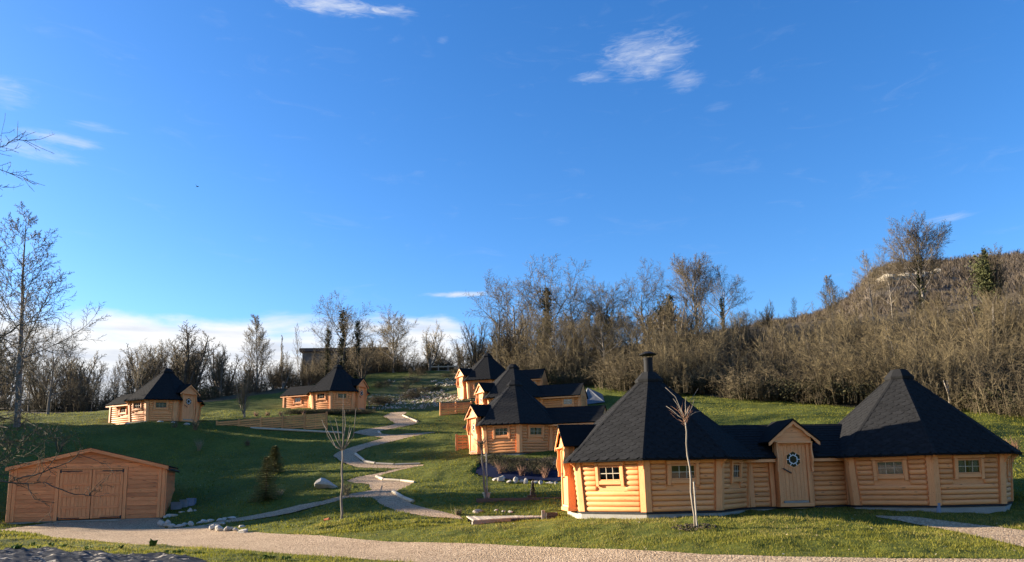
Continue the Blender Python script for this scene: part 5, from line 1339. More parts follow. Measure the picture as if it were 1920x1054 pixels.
def board_fence(A, B, nseg, tops, bots, label, slats=7):
    """posts with horizontal boards; tops/bots: heights above A's ground along the run"""
    d = (B - A); L = Vector((d.x, d.y, 0)).length; rz = math.atan2(d.y, d.x)
    f = empty('board_fence', (A.x, A.y, A.z), rz, label, 'fence')
    ti = lambda x: float(np.interp(x / L, [t[0] for t in tops], [t[1] for t in tops])); bi = lambda x: float(np.interp(x / L, [t[0] for t in bots], [t[1] for t in bots]))
    for k in range(nseg + 1):
        x = L * k / nseg; MB().bev(x - .06, x + .06, -.075, .045, bi(x) - .25, ti(x) + .03).build('post', FENCE_WOOD, f)
    for k in range(nseg):
        x0, x1 = L * k / nseg + .052, L * (k + 1) / nseg - .052; h0, h1 = ti(x0) - bi(x0), ti(x1) - bi(x1); n = max(2, round(max(h0, h1) / .155))
        for j in range(n):
            def zz(x, t): return ti(x) - .01 - (n - t) * .155
            za, zb = zz(x0, j), zz(x1, j)
            if za + .15 < bi(x0) and zb + .15 < bi(x1): continue
            q = [(x0, za + .004), (x1, zb + .004), (x1, zb + .124), (x0, za + .124)]; yo = -.02 if j % 2 else .012
            MB().prism(q, yo - .013, yo + .013).build('board', FENCE_WOOD, f)
        xm = (x0 + x1) / 2; MB().box(xm - .03, xm + .03, .026, .05, bi(xm), ti(xm) - .03).build('batten', FENCE_WOOD, f)
    return f
A = PT(407, 796, 51.0); B = PT(612, 803, 51.0)
board_fence(A, B, 5, [(0, .22), (1, PT(612, 773, 51.0).z - A.z)], [(0, -.05), (.4, -.18), (1, B.z - A.z)], 'long pale board fence stepping along the left hill brow')
A = PT(826, 780, 55.0); B = PT(884, 780, 55.6)
board_fence(A, B, 2, [(0, PT(826, 755.5, 55).z - A.z), (1, PT(884, 753, 55.6).z - A.z)], [(0, 0), (1, 0)], 'short board fence below the highest stepped cabin')
A = PT(856, 846, 41.5); B = PT(879, 846, 41.5)
board_fence(A, B, 1, [(0, PT(856, 815, 41.5).z - A.z), (1, PT(879, 814.5, 41.5).z - A.z)], [(0, 0), (1, 0)], 'single board fence panel left of the lowest stepped cabin')
A = G(470, 803); B = G(640, 812)
tag(MB().tube([A + Vector((0, 0, .02)), A.lerp(B, .5) + Vector((0, 0, .02)), B + Vector((0, 0, .02))], .07, 8).build('edging_log', PALE_WOOD), 'long thin edging log lying below the long board fence', 'edging log', 'round logs edging the gravel path')
rf = empty('rail_fence', tuple(PT(806, 690, 84)), 0, 'far post-and-rail fence on the skyline above the stony field', 'fence'); o0 = PT(806, 690, 84)
for px in (806, 822, 840, 857):
    p = PT(px, 690, 84) - o0; MB().box(p.x - .06, p.x + .06, -.06, .06, p.z - 1.0, p.z + .35).build('post', GREY_WOOD, rf)
p1 = PT(857, 690, 84) - o0; MB().box(-.1, p1.x + .1, -.10, -.062, .05, .17).build('rail', PALE_WOOD, rf); MB().box(-.1, p1.x + .1, -.10, -.062, -.45, -.33).build('rail', GREY_WOOD, rf)

# ------------------------------------------------------------------ boardwalk and what stands by it
def boardwalk():
    top = PT(887, 975.5, 23.4).z
    P = [PT(870.5, 965, 1), 0]
    def at(px, py):
        d = dirpx(px, py); k = (top - EYE) / d.z; return Vector((d.x * k, d.y * k, 0))
    fl, fm, fr, bl, br = at(887, 975.5), at(959, 970.5), at(1017, 969.2), at(870.5, 965.5), at(1017, 963.3)
    o = Vector((fl.x, fl.y, 0)); w = empty('boardwalk', (o.x, o.y, top), 0, 'low weathered plank boardwalk leading to the side door of the front cabin', 'boardwalk')
    n = 24
    for k in range(n):
        t0, t1 = k / n + .002, (k + 1) / n - .002
        def fe(t): return fl.lerp(fm, t / .55) if t < .55 else fm.lerp(fr, (t - .55) / .45)
        q = [fe(t0), fe(t1), bl.lerp(br, t1), bl.lerp(br, t0)]; z = random.Random(k).uniform(-.004, .004)
        vs = [(p.x - o.x, p.y - o.y, z) for p in q] + [(p.x - o.x, p.y - o.y, z - .035) for p in q]
        MB().add(vs, [(0, 1, 2, 3), (7, 6, 5, 4), (0, 4, 5, 1), (1, 5, 6, 2), (2, 6, 7, 3), (3, 7, 4, 0)]).build('plank', PALE_WOOD, w)
    for a, b, mt in ((fl, fm, GREY_WOOD), (fm, fr, DARK_WOOD)):
        d = (b - a).normalized(); nn = Vector((-d.y, d.x, 0)) * .05; q = [a + nn * .3, b + nn * .3, b + nn * 1.4, a + nn * 1.4]
        MB().add([(p.x - o.x, p.y - o.y, -.04) for p in q] + [(p.x - o.x, p.y - o.y, -.24) for p in q], [(0, 1, 2, 3), (7, 6, 5, 4), (0, 4, 5, 1), (1, 5, 6, 2), (2, 6, 7, 3), (3, 7, 4, 0)]).build('beam', mt, w)
    for t in (.12, .40, .68, .94):
        p = fl.lerp(bl, t); MB().box(p.x - o.x - .05, p.x - o.x + .45, p.y - o.y - .05, p.y - o.y + .05, -.30, -.04).build('beam', DARK_WOOD, w)
    # ramp part up to the door
    d0, d1 = at(1036, 968.5), at(1073, 964.5); q = [d0, d1, d1 + Vector((-.05, .9, 0)), d0 + Vector((-.05, .9, 0))]
    for k in range(7):
        a, b, c2, d2 = q[0].lerp(q[1], k / 7 + .006), q[0].lerp(q[1], (k + 1) / 7 - .006), q[3].lerp(q[2], (k + 1) / 7 - .006), q[3].lerp(q[2], k / 7 + .006)
        MB().add([(p.x - o.x, p.y - o.y, .0) for p in (a, b, c2, d2)] + [(p.x - o.x, p.y - o.y, -.035) for p in (a, b, c2, d2)], [(0, 1, 2, 3), (7, 6, 5, 4), (0, 4, 5, 1), (1, 5, 6, 2), (2, 6, 7, 3), (3, 7, 4, 0)]).build('plank', PALE_WOOD, w)
    a, b = q[0] + Vector((0, .06, 0)), q[1] + Vector((0, .06, 0)); MB().box(a.x - o.x, b.x - o.x, a.y - o.y, a.y - o.y + .06, -.30, -.04).build('beam', DARK_WOOD, w)
    pp = at(1018.5, 969.5); g = terr(pp.x, pp.y)
    tag(MB().bev(pp.x - .055, pp.x + .055, pp.y - .14, pp.y - .03, g - .1, top + .22).build('wooden_post', GREY_WOOD), 'short grey wooden post at the front right corner of the boardwalk', 'post')
    bx = empty('planter_box', (pp.x + .26, pp.y + .02, top - .26), R(4), 'dark open wooden planter box right of the short grey post', 'planter')
    MB().box(-.17, .17, -.2, .2, 0, .03).build('base', DARK_WOOD, bx)
    for k in range(3):
        MB().bev(-.18, .18, -.22, -.195, .03 + k * .125, .145 + k * .125).build('board', DARK_WOOD, bx); MB().box(-.18, .18, .195, .22, .03 + k * .125, .145 + k * .125).build('board', DARK_WOOD, bx)
        MB().box(.172, .197, -.19, .19, .03 + k * .125, .145 + k * .125).build('board', DARK_WOOD, bx); MB().box(-.197, -.172, -.19, .19, .03 + k * .125, .145 + k * .125).build('board', DARK_WOOD, bx)
    # long low retaining boards behind
    a, b = PT(893, 961, bl.y + .9), PT(1052, 960, bl.y + .6); d = b - a; rt_ = empty('retaining_boards', (a.x, a.y, max(top - .12, terr(a.x, a.y) - .04, terr(b.x, b.y) - .08)), math.atan2(d.y, d.x), 'long low dark timber edge behind the boardwalk', 'retaining boards'); L = math.hypot(d.x, d.y)
    for k in range(3):
        for j in range(2): MB().bev(L * k / 3 + .005, L * (k + 1) / 3 - .005, -.03, .02, j * .14, j * .14 + .134).build('board', DARK_WOOD, rt_)
    # cream pot with a dead plant, and the square pot with its stake
    c = at(912, 961.5); pot = empty('flower_pot', (c.x, c.y + .5, max(top - .06, terr(c.x, c.y + .5))), 0, 'cream flower pot with a withered plant behind the boardwalk', 'flower pot')
    ring = lambda r, z: [(r * math.cos(2 * math.pi * i / 16), r * math.sin(2 * math.pi * i / 16), z) for i in range(16)]
    MB().loft([ring(.10, 0), ring(.145, .24), ring(.165, .245), ring(.165, .28), ring(.14, .28), ring(.13, .22)], (True, True)).build('pot', CREAM, pot)
    tg = TreeGeo(); r = random.Random(3)
    for k in range(26):
        p = Vector((r.uniform(-.05, .05), r.uniform(-.05, .05), .22)); d = Vector((r.uniform(-.7, .9), r.uniform(-.6, .6), 1)).normalized(); l = r.uniform(.25, .55)
        m_ = p + d * l * .5; e = m_ + (d + rvec(r) * .6).normalized() * l * .5; tg.twig([p, m_, e], [.008, .006, .002])
    link('withered_plant', np_mesh('withered_plant', np.array(tg.tv), np.array(tg.tf), TWIG_TAN), pot)
    c = at(997, 961.0); sp = empty('square_pot', (c.x, c.y + .35, max(top - .04, terr(c.x, c.y + .35))), R(5), 'dark square pot with a leaning stake and a thin dry conifer', 'planter')
    MB().loft([[(-.13, -.13, 0), (.13, -.13, 0), (.13, .13, 0), (-.13, .13, 0)], [(-.17, -.17, .22), (.17, -.17, .22), (.17, .17, .22), (-.17, .17, .22)]]).build('pot', DARK_WOOD, sp)
    MB().tube([(-.05, 0, .1), (.0, 0, .4), (.07, .02, .78)], .022, 7).build('stake', PALE_WOOD, sp)
    r = random.Random(8); lv, lf = leaf_cards(420, lambda: (lambda z: Vector((.08 + .09 * (1 - z) * r.gauss(0, 1) * .6, .09 * (1 - z) * r.gauss(0, 1) * .6, .2 + .62 * z)))(r.random()), .028, r); link('foliage', np_mesh('foliage', lv, lf, LEAF_DRY), sp)
boardwalk()

# ------------------------------------------------------------------ bits near the garage and cabins
def crate(px, py, w, d, h, mat, label, name, Y=None, rz=0.0):
    g = G(px, py) if Y is None else Vector((PT(px, 900, Y).x, Y, terr(PT(px, 900, Y).x, Y)))
    c = empty(name, (g.x, g.y, g.z), rz, label, 'box'); t = .025
    MB().box(-w / 2, w / 2, -d / 2, d / 2, 0, t).build('base', mat, c)
    for x in (-w / 2, w / 2 - t): MB().box(x, x + t, -d / 2 + t, d / 2 - t, t, h).build('side_panel', mat, c)
    for y in (-d / 2, d / 2 - t): MB().box(-w / 2, w / 2, y, y + t, t, h).build('side_panel', mat, c)
    MB().box(-w / 2 - .015, w / 2 + .015, -d / 2 - .015, -d / 2 - .001, h - .05, h).build('rim', mat, c)
crate(335, 962, .46, .35, .34, GREY_PLASTIC, 'dark grey open crate just right of the garage corner', 'plastic_crate', 34.6, R(6))
crate(350, 961, .36, .35, .36, GREY_PLASTIC, 'grey open crate in the middle of the three beside the garage', 'plastic_crate', 34.8, R(-4))
crate(361, 960, .34, .30, .36, BLUE_PLASTIC, 'pale blue open crate, rightmost of the three beside the garage', 'plastic_crate', 34.9, R(8))
g = G(1760, 963); pz = empty('drain_pipe', (g.x, g.y, g.z), 0, 'short grey plastic pipe standing by the plinth of the right cabin', 'pipe')
MB().tube([(0, 0, -.1), (0, 0, .28)], .065, 14).build('pipe', BLUE_PLASTIC, pz, smooth=False); MB().tube([(0, 0, .24), (0, 0, .30)], .075, 14).build('pipe_cap', BLUE_PLASTIC, pz)
tarp = MB(); tz = lambda x, y: Vector((x, y, terr(x, y) + .02)); tx = lambda px, Y: PT(px, 900, Y).x
b0 = [tz(tx(1098, 52), 52), tz(tx(1140, 52), 52), tz(tx(1136, 56), 56), tz(tx(1098, 56), 56)]; ap_ = PT(1102, 727, 53.5)
tarp.add([tuple(p) for p in b0] + [tuple(ap_)] + [tuple(b0[0].lerp(ap_, .5) + Vector((.05, 0, -.1))), tuple(b0[1].lerp(ap_, .5) + Vector((0, -.1, -.15)))], [(0, 1, 6, 5), (5, 6, 4), (1, 2, 4), (1, 4, 6), (2, 3, 4), (3, 0, 4), (0, 5, 4)])
tag(tarp.build('tarpaulin', NETTING), 'grey tarpaulin draped over a heap right of the middle stepped cabin', 'tarpaulin')
bn = empty('barn', tuple(PT(640, 740, 104.0)), R(3), 'long dark barn with a flat roofline half hidden behind the ivy trees', 'barn')
hz = PT(640, 653, 104).z - PT(640, 740, 104).z; x0 = PT(566, 740, 104).x - PT(640, 740, 104).x; x1 = PT(722, 740, 104).x - PT(640, 740, 104).x
MB().box(x0, x1, 0, 9, -3, hz - .5).build('wall', PLASTER, bn); MB().box(x0 - .35, x1 + .35, -.4, 9.4, hz - .48, hz).build('roof', DARK_WOOD, bn)
for k in range(3): MB().bev(x0 + 2 + k * 3.4, x0 + 3.2 + k * 3.4, -.05, -.002, hz - 3.4, hz - 2.2).build('window', IRON, bn)
bird = MB(); q = PT(370, 350, 60); q = Vector(q)
bird.tube([q + Vector((-.12, 0, 0)), q, q + Vector((.13, 0, .02))], [.01, .04, .015], 6); bird.add([tuple(q), tuple(q + Vector((.05, 0, .01))), tuple(q + Vector((-.06, -.28, .09)))], [(0, 1, 2)]); bird.add([tuple(q), tuple(q + Vector((.05, 0, .01))), tuple(q + Vector((-.06, .28, .09)))], [(0, 2, 1)])
tag(bird.build('bird', IRON), 'tiny dark bird flying in the open blue sky', 'bird')
o = tag(MB().tube([G(616, 978) + Vector((-.15, 0, .05)), G(616, 978) + Vector((.02, -.05, .07)), G(616, 978) + Vector((.14, 0, .04))], [.05, .07, .04], 8).build('clay_shard', ORANGE), 'small orange clay piece lying in the grass left of the tall pruned tree foot', 'clay piece')

# ------------------------------------------------------------------ young planted trees
def young_tree(base, H_trunk, r0, shoots, label, stake=None, bark=BARK_PALE, lean=0.0, shoot_mat=None, whips=0, seed=1):
    e = empty('young_tree', tuple(base), 0, label, 'tree'); r = random.Random(seed); mb = MB(); n = 9; top = Vector((lean, 0, H_trunk))
    pts = [Vector((lean * (i / n) + .02 * math.sin(i * 1.7), .015 * math.cos(i), H_trunk * i / n - (.1 if i == 0 else 0))) for i in range(n + 1)]
    mb.tube(pts, [r0 * (1.25 - .45 * i / n) for i in range(n + 1)], 9); mb.build('trunk', bark, e, smooth=True)
    cr = MB()
    for pl in shoots:
        P = [pts[-1] + Vector(q) for q in pl]; m = len(P); cr.tube(P, [r0 * .62 * (1 - .72 * i / (m - 1)) for i in range(m)], 6)
    cr.build('crown', bark, e, smooth=True)
    if whips:
        tg = TreeGeo()
        for _ in range(whips):
            p = pts[-1] + Vector((r.uniform(-.05, .05), r.uniform(-.05, .05), r.uniform(-.15, .1))); d = Vector((r.uniform(-.9, .9), r.uniform(-.9, .9), r.uniform(.3, 1))).normalized(); l = r.uniform(.2, .55)
            tg.twig([p, p + d * l * .5, p + (d + rvec(r) * .3 + Vector((0, 0, .2))).normalized() * l], [.007, .005, .002])
        link('twigs', np_mesh('twigs', np.array(tg.tv), np.array(tg.tf), shoot_mat or TWIG_RED), e)
    if stake:
        h, dx, rr = stake; MB().tube([(dx, .05, -.2), (dx - .02, .04, h)], rr, 8).build('stake', GREY_WOOD, e)
    return e
g = G(640, 977); m = g.y / F_PX
def px_off(x, y, ox=640, oy=848): return ((x - ox) * m, 0, (oy - y) * m)
sh = [[(0, 0, 0), px_off(624, 838), px_off(613, 822), px_off(600, 790)], [(0, 0, 0), px_off(627, 842), px_off(616, 822), px_off(602, 800)], [(0, 0, 0), px_off(630, 830), px_off(622, 810), px_off(616, 792)],
      [(0, 0, 0), px_off(635, 830), px_off(632, 806), px_off(628, 788)], [(0, 0, 0), px_off(640, 825), px_off(639, 790), px_off(638, 742)], [(0, 0, 0), px_off(641, 822), px_off(643, 800), px_off(640, 772)], [(0, 0, 0), px_off(646, 838), px_off(652, 820), px_off(655, 802)],
      [(0, 0, 0), px_off(650, 838), px_off(661, 822), px_off(664, 796), px_off(666, 771)], [(0, 0, 0), px_off(646, 836), px_off(650, 824), px_off(654, 806)]]
sh = [[(a, (0 if i == 0 else .25 * math.sin(k * 1.7) * i / 3), c) for i, (a, b, c) in enumerate(s)] for k, s in enumerate(sh)]
young_tree(g, (977 - 848) * m, .036, sh, 'tall pruned young tree with upright bare shoots at the front lawn, left of centre', seed=2)
g = G(1303, 991); m = g.y / F_PX
def px_off(x, y, ox=1290, oy=792): return ((x - ox) * m, 0, (oy - y) * m)
sh = [[(0, 0, 0), px_off(1284, 775), px_off(1274, 748), px_off(1256, 730)], [(0, 0, 0), px_off(1279, 784), px_off(1268, 772), px_off(1258, 764)], [(0, 0, 0), px_off(1281, 775), px_off(1276, 765), px_off(1267, 753)],
      [(0, 0, 0), px_off(1296, 772), px_off(1303, 755), px_off(1318, 733)], [(0, 0, 0), px_off(1298, 778), px_off(1306, 768), px_off(1312, 752)], [(0, 0, 0), px_off(1291, 775), px_off(1290, 760), px_off(1291, 750)], [(0, 0, 0), px_off(1299, 784), px_off(1310, 778), px_off(1320, 776)]]
sh = [[(a, (0 if i == 0 else .2 * math.sin(k * 2.1) * i / 3), c) for i, (a, b, c) in enumerate(s)] for k, s in enumerate(sh)]
young_tree(g, (991 - 792) * m, .023, sh, 'slender staked young tree with reddish whips in front of the front cabin', (1.15, .07, .022), lean=-.10, whips=26, seed=3)
mv = MB(); r = random.Random(6)
g2 = g
for k in range(150):
    a = r.uniform(0, 6.28); q = math.sqrt(r.random()) * .55; x, y = g2.x + math.cos(a) * q, g2.y + math.sin(a) * q * .9; z = terr(x, y) + .045; s = r.uniform(.025, .05); b = r.uniform(0, 3.14)
    u, v = Vector((math.cos(b) * s, math.sin(b) * s, r.uniform(-.015, .015))), Vector((-math.sin(b) * s * .5, math.cos(b) * s * .5, r.uniform(-.01, .02))); p = Vector((x, y, z))
    mv.add([p - u - v, p + u - v, p + u + v, p - u + v, p + Vector((0, 0, .02))], [(0, 1, 4), (1, 2, 4), (2, 3, 4), (3, 0, 4)])
tag(mv.build('bark_mulch', LEAF_DRY), 'ring of dark bark chips round the foot of the staked young tree', 'mulch', None, 'stuff')
g = G(911, 939); m = g.y / F_PX
tg = [[(0, 0, 0), (.12 * math.cos(k), .12 * math.sin(k), .15), (.28 * math.cos(k + .3), .28 * math.sin(k + .3), .2 + .1 * (k % 2))] for k in range(7)]
young_tree(g, (939 - 838) * m, .035, tg, 'small young tree with a tiny twiggy head below the lowest stepped cabin', ((939 - 850) * m, .06, .025), bark=BARK_GREY, lean=-.16, whips=70, shoot_mat=TWIG_BROWN, seed=4)

def fir(px, py, H, W, label, seed):
    g = G(px, py); e = empty('fir_sapling', tuple(g), 0, label, 'fir tree'); r = random.Random(seed)
    MB().tube([(0, 0, -.1), (0, 0, H * .5), (.01, 0, H)], [.035, .022, .005], 6).build('trunk', BARK_DARK, e)
    V, Fa = [], []; z = .08
    while z < H * .97:
        k = r.randint(9, 12); L = W * .5 * (1 - z / H) ** .8 * r.uniform(.8, 1.15) + .04
        for i in range(k):
            a = 2 * math.pi * i / k + r.uniform(-.4, .4); d = Vector((math.cos(a), math.sin(a), .35 * (z / H) - .05)); s = Vector((-math.sin(a), math.cos(a), 0)); l = L * r.uniform(.7, 1.1); n = max(4, int(l / .05))
            for q in range(n):
                t = (q + .5) / n; p = Vector((0, 0, z)) + d * l * t + Vector((0, 0, -.10 * l * t * t)); w = .12 * (1.2 - .7 * t)
                for sg in (-1, 1):
                    o = len(V); e2 = p + s * sg * w + d * .06 + Vector((0, 0, r.uniform(-.02, .05))); V += [tuple(p - d * .012), tuple(p + d * .035 + Vector((0, 0, .012))), tuple(e2)]; Fa.append((o, o + 1, o + 2))
                o = len(V); V += [tuple(p - d * .02), tuple(p + d * .04), tuple(p + d * .05 + Vector((0, 0, .06)))]; Fa.append((o, o + 1, o + 2))
        z += H * .04
    link('foliage', np_mesh('foliage', np.array(V), np.array(Fa), NEEDLE), e)
fir(498, 941, 2.0, 1.5, 'young fir sapling in front, nearer of the two on the bank', 5)
fir(514, 888, 1.45, 1.2, 'young fir sapling behind, its top above the nearer one', 6)

# small plants
def herb(px, py, H, W, n, mat, label, name='plant', Y=None, seed=1, twiggy=False, group=None, cat='plant'):
    g = G(px, py) if Y is None else Vector((PT(px, 900, Y).x, Y, terr(PT(px, 900, Y).x, Y)))
    e = empty(name, tuple(g), 0, label, cat, group); r = random.Random(seed)
    if twiggy:
        tg = TreeGeo()
        for _ in range(n):
            a = r.uniform(0, 6.28); p = Vector((r.gauss(0, W * .12), r.gauss(0, W * .12), -.02)); d = Vector((math.cos(a) * .4, math.sin(a) * .4, 1)).normalized(); l = H * r.uniform(.5, 1.05); mid = p + d * l * .5 + rvec(r) * .02
            tg.twig([p, mid, p + (d + rvec(r) * .25).normalized() * l], [.011, .008, .003])
            for _ in range(3):
                s0 = p.lerp(mid, r.uniform(.4, 1)); tg.twig([s0, s0 + (d + rvec(r) * .8).normalized() * l * .3], [.006, .002])
        link('stems', np_mesh('stems', np.array(tg.tv), np.array(tg.tf), mat), e)
    else:
        V, Fa = [], []
        for _ in range(n):
            a = r.uniform(0, 6.28); l = H * r.uniform(.5, 1.1); sp = r.uniform(.3, 1.0) * W; w = l * .17; b = Vector((r.gauss(0, .04), r.gauss(0, .04), 0)); d = Vector((math.cos(a), math.sin(a), 0)); s = Vector((-math.sin(a), math.cos(a), 0)) * w
            m1 = b + d * sp * .4 + Vector((0, 0, l * .7)); t = b + d * sp + Vector((0, 0, l * r.uniform(.7, 1))); o = len(V)
            V += [tuple(b), tuple(m1 - s), tuple(t), tuple(m1 + s)]; Fa.append((o, o + 1, o + 2, o + 3))
        link('leaves', np_mesh('leaves', np.array(V), np.array(Fa), mat), e)
    return e
herb(286, 1026, .24, .16, 46, WEED, 'broad-leaved dock plant at the lower edge of the drive', 'dock_plant', seed=3)
herb(30, 1034, .2, .14, 30, WEED, 'small yellow-green weed at the left above the plastic sheeting', 'dock_plant', seed=4)
r = random.Random(12)
for k in range(26):
    px = 60 + k * 19 + r.uniform(-7, 7); py = float(np.interp(px, [0, 130, 220, 300, 390, 560], [1026, 1032, 1038, 1040, 1047, 1052])) - r.uniform(0, 7)
    herb(px, py, r.uniform(.08, .15), .10, 24, WEED, f'{ORD[k] if k < 20 else ORD[k - 20].replace("first", "twenty-first").replace("second", "twenty-second").replace("third", "twenty-third").replace("fourth", "twenty-fourth").replace("fifth", "twenty-fifth").replace("sixth", "twenty-sixth")} small leafy weed from the left in the verge above the plastic sheeting', 'verge_weed', seed=20 + k, group='weeds of the verge')
for k, (px, py, h, lb) in enumerate([(940, 889, .75, 'reddish dry shrub at the left of the blue sheet'), (978, 893, .7, 'reddish dry shrub in the middle of the blue sheet'), (1022, 896, .75, 'reddish dry shrub at the right of the blue sheet')]):
    herb(px, py, h, .5, 26, TWIG_RED, lb, 'dry_shrub', seed=50 + k, twiggy=True, cat='shrub')
for k, (px, py, lb) in enumerate([(918, 868, 'first'), (945, 874, 'second'), (970, 870, 'third'), (990, 878, 'fourth'), (1012, 872, 'fifth'), (1036, 880, 'sixth'), (958, 884, 'seventh'), (1004, 888, 'eighth'), (1045, 868, 'ninth'), (930, 864, 'tenth')]):
    g = G(px, py); p = dict(BP[2]); plant(dict(crown=p['crown'], leaves=p['leaves'], trunk=None), 'ground_shrub', tuple(g), .24, k * 1.3, f'{lb} low green shrub planted in the blue sheet', 'shrub', 'low shrubs in the blue sheet', .30)
for k, (px, py, h, mt, lb) in enumerate([(373, 845, 1.1, TWIG_TAN, 'clump of pale dry stems on the dark bank right of the garage roof'), (328, 803, .9, TWIG_TAN, 'dry bush below the far-left hill cabin'), (366, 806, 1.0, TWIG_BROWN, 'brown dry bush under the porch of the far-left hill cabin'),
        (465, 835, .6, TWIG_TAN, 'small dry stems alone on the dark bank'), (112, 848, 1.6, TWIG_BROWN, 'upright bare sapling stems left above the garage roof'), (650, 930, .9, TWIG_TAN, 'thin bare bush by the path behind the tall pruned tree'), (525, 932, .5, TWIG_TAN, 'few dry stalks right of the nearer fir sapling'), (858, 966, .35, TWIG_TAN, 'dry tuft at the left end of the boardwalk'),
        (476, 785, .6, TWIG_RED, 'first rust-red shrub behind the long board fence'), (522, 782, .6, TWIG_RED, 'second rust-red shrub behind the long board fence'), (566, 779, .5, TWIG_RED, 'third rust-red shrub behind the long board fence'), (498, 770, .6, TWIG_RED, 'rust-red shrub farther back, left of the hill cabin behind the fence')]):
    herb(px, py, h, .5, 30, mt, lb, 'dry_shrub', seed=70 + k, twiggy=True, Y=(57.0 if 400 < px < 600 and py < 800 else None), cat='shrub')
e = tree_px('multi', 2, 458, 700, 55.5, 'vase-shaped bare shrub behind the left half of the long board fence', 'bare_shrub', None, .7)
r = random.Random(5); k = 0
for px in np.linspace(545, 690, 12):
    Y = 58.0; b = PT(px, 900, Y); p = BP[2]
    plant(dict(crown=p['crown'], leaves=p['leaves'], trunk=None), 'hedge_shrub', (b.x, Y, terr(b.x, Y)), .22, k * 1.1, f'{ORD[k]} low evergreen from the left along the foot of the cabin behind the fence', 'shrub', 'low evergreens below the cabin behind the fence', .34); k += 1
for k, (px, py, dx, lb) in enumerate([(1776, 758, -.1, 'bleached leaning trunk behind the right-hand roof'), (1788, 770, .35, 'bleached second trunk propped against the first behind the right-hand roof')]):
    Y = 45.0; b = PT(1781 + k * 7, 770, Y); z = terr(b.x, Y); t = PT(1776, 713, Y).z - z
    tag(MB().tube([(b.x, Y, z - .2), (b.x - dx * .5, Y, z + t * .5), (b.x - dx, Y + .1, z + t)], [.06, .05, .03], 7).build('dead_trunk', BARK_PALE, smooth=True), lb, 'trunk')
herb(1905, 858, 1.0, .9, 40, TWIG_RED, 'rust-red dry bush at the right edge beside the right cabin', 'dry_shrub', Y=30.5, seed=90, twiggy=True, cat='shrub')

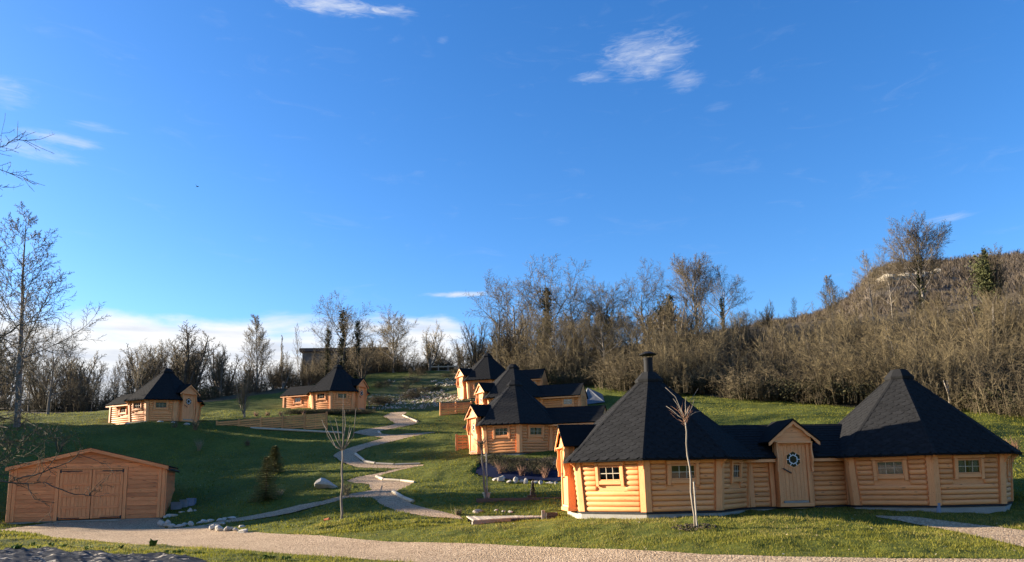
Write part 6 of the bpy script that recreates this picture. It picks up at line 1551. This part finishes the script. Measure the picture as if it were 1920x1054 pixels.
# ------------------------------------------------------------------ the near tree whose branches reach in from the left
def near_tree():
    Y = 11.0; bx = PT(-190, 900, Y).x; e = empty('apple_tree', (bx, Y, terr(bx, Y)), 0, 'old bare tree just outside the left edge, its dark branches reaching in', 'tree'); o = Vector(e.location)
    w = lambda px, py, dy=0.0: PT(px, py, Y + dy) - o
    mb = MB(); trunk = [Vector((0, 0, -.3)), Vector((.05, 0, .8)), Vector((.0, .05, 1.7)), Vector((.1, 0, 2.8)), Vector((.05, 0, 4.2)), Vector((.1, .1, 5.6))]
    mb.tube(trunk, [.17, .15, .13, .10, .07, .03], 10); mb.build('trunk', BARK_DARK, e, smooth=True)
    tg = TreeGeo(); r = random.Random(31)
    def br(P, r0, tw=1.0, depth=0):
        P = [Vector(p) for p in P]; m = len(P); Q = [P[0]]
        for i in range(m - 1):
            for s in (1 / 3, 2 / 3, 1):
                q = P[i].lerp(P[i + 1], s)
                if s < 1: q = q + rvec(r) * .016
                Q.append(q)
        rr = [max(.0028, r0 * (1 - .82 * i / (len(Q) - 1))) for i in range(len(Q))]
        tg.big.tube(Q, rr, 6 if r0 > .01 else 4, cap=False)
        L = sum((Q[i + 1] - Q[i]).length for i in range(len(Q) - 1)); n = int(L * 15 * tw)
        for k in range(n):
            t = r.uniform(.08, 1) * (len(Q) - 1.01); i = int(t); q = Q[i].lerp(Q[i + 1], t - i); d = (Q[i + 1] - Q[i]).normalized(); dd = (d * .7 + rvec(r) + Vector((0, 0, .25))).normalized(); l = r.choice([.04, .05, .06, .09, .14, .22, .34]) * (1.3 if depth == 0 else .7)
            m1 = q + dd * l * .5 + rvec(r) * .008; tip = m1 + (dd + rvec(r) * .35).normalized() * l * .5
            tg.twig([q, m1, tip, tip + dd * .004], [.0042, .0035, .0026, 0])
            if l > .12:
                for _ in range(3):
                    s0 = q.lerp(tip, r.uniform(.3, .95)); tg.twig([s0, s0 + (dd * .6 + rvec(r)).normalized() * r.uniform(.03, .09)], [.003, .0015])
    T0, T1, T2, T3 = trunk[1], trunk[2], trunk[3], trunk[4]
    br([T1, w(-60, 893), w(0, 902), w(52, 907), w(86, 905)], .022); br([w(26, 900), w(78, 887), w(130, 866), w(148, 850), w(152, 838)], .011); br([w(52, 907), w(65, 936), w(88, 946)], .008)
    br([w(86, 905), w(130, 924), w(166, 930), w(182, 913), w(186, 908)], .009); br([w(166, 930), w(187, 930), w(205, 925)], .005, .6); br([w(148, 852), w(182, 864), w(203, 874), w(216, 892)], .005, .5)
    br([w(70, 902), w(104, 858), w(114, 842), w(112, 800)], .006, .5); br([w(100, 940), w(92, 965), w(104, 990)], .003, .4)
    br([T1, w(-60, 830), w(0, 858), w(30, 812), w(46, 790)], .012, .8); br([T2, w(-70, 760), w(0, 782), w(60, 800), w(95, 838)], .013, 1.0); br([T1, w(-50, 860), w(8, 870), w(40, 838), w(70, 800)], .010, .8)
    br([T2, w(-60, 680), w(0, 700), w(30, 720), w(62, 768)], .012, .9); br([T2, w(-80, 660), w(0, 633), w(37, 608), w(100, 594), w(131, 607)], .014, .7); br([w(0, 633), w(40, 645), w(90, 640), w(116, 652)], .007, .7)
    br([T2, w(-60, 720), w(0, 736), w(26, 690), w(36, 650)], .010, .8); br([T2, w(-70, 610), w(0, 566), w(24, 548)], .010, .8)
    br([T1, w(-40, 800), w(0, 830), w(50, 842), w(80, 860), w(96, 890)], .010, .9); br([w(0, 700), w(40, 676), w(70, 684)], .006, .8)
    br([T3, w(-70, 310), w(0, 276), w(30, 262), w(50, 264)], .012, .8); br([w(0, 276), w(4, 245), w(10, 212)], .004, .5); br([w(14, 270), w(36, 262), w(47, 248)], .003, .5); br([w(0, 282), w(20, 282), w(40, 273)], .003, .5)
    br([T3, w(-50, 336), w(0, 318), w(38, 330), w(60, 343)], .010, .5); br([w(38, 330), w(50, 318)], .003, .2); br([T3, w(-60, 400), w(-5, 352), w(12, 350)], .006, .6)
    for k in range(26):
        y0 = r.uniform(560, 930); x1 = r.uniform(5, 70) if y0 < 740 else r.uniform(20, 125); y1 = y0 + r.uniform(-75, 45)
        br([r.choice([T1, T2, T2]), w(-60, y0 + r.uniform(-20, 20), r.uniform(-.6, .6)), w(-10, y0, r.uniform(-.5, .5)), w(x1 * .5, (y0 + y1) / 2 + r.uniform(-14, 14), r.uniform(-.4, .4)), w(x1, y1, r.uniform(-.4, .4))], r.uniform(.006, .011), r.uniform(.4, .9))
    tg.big.build('branches', BARK_DARK, e, smooth=True)
    link('twigs', np_mesh('twigs', np.array(tg.tv), np.array(tg.tf), TWIG_BROWN), e)
near_tree()
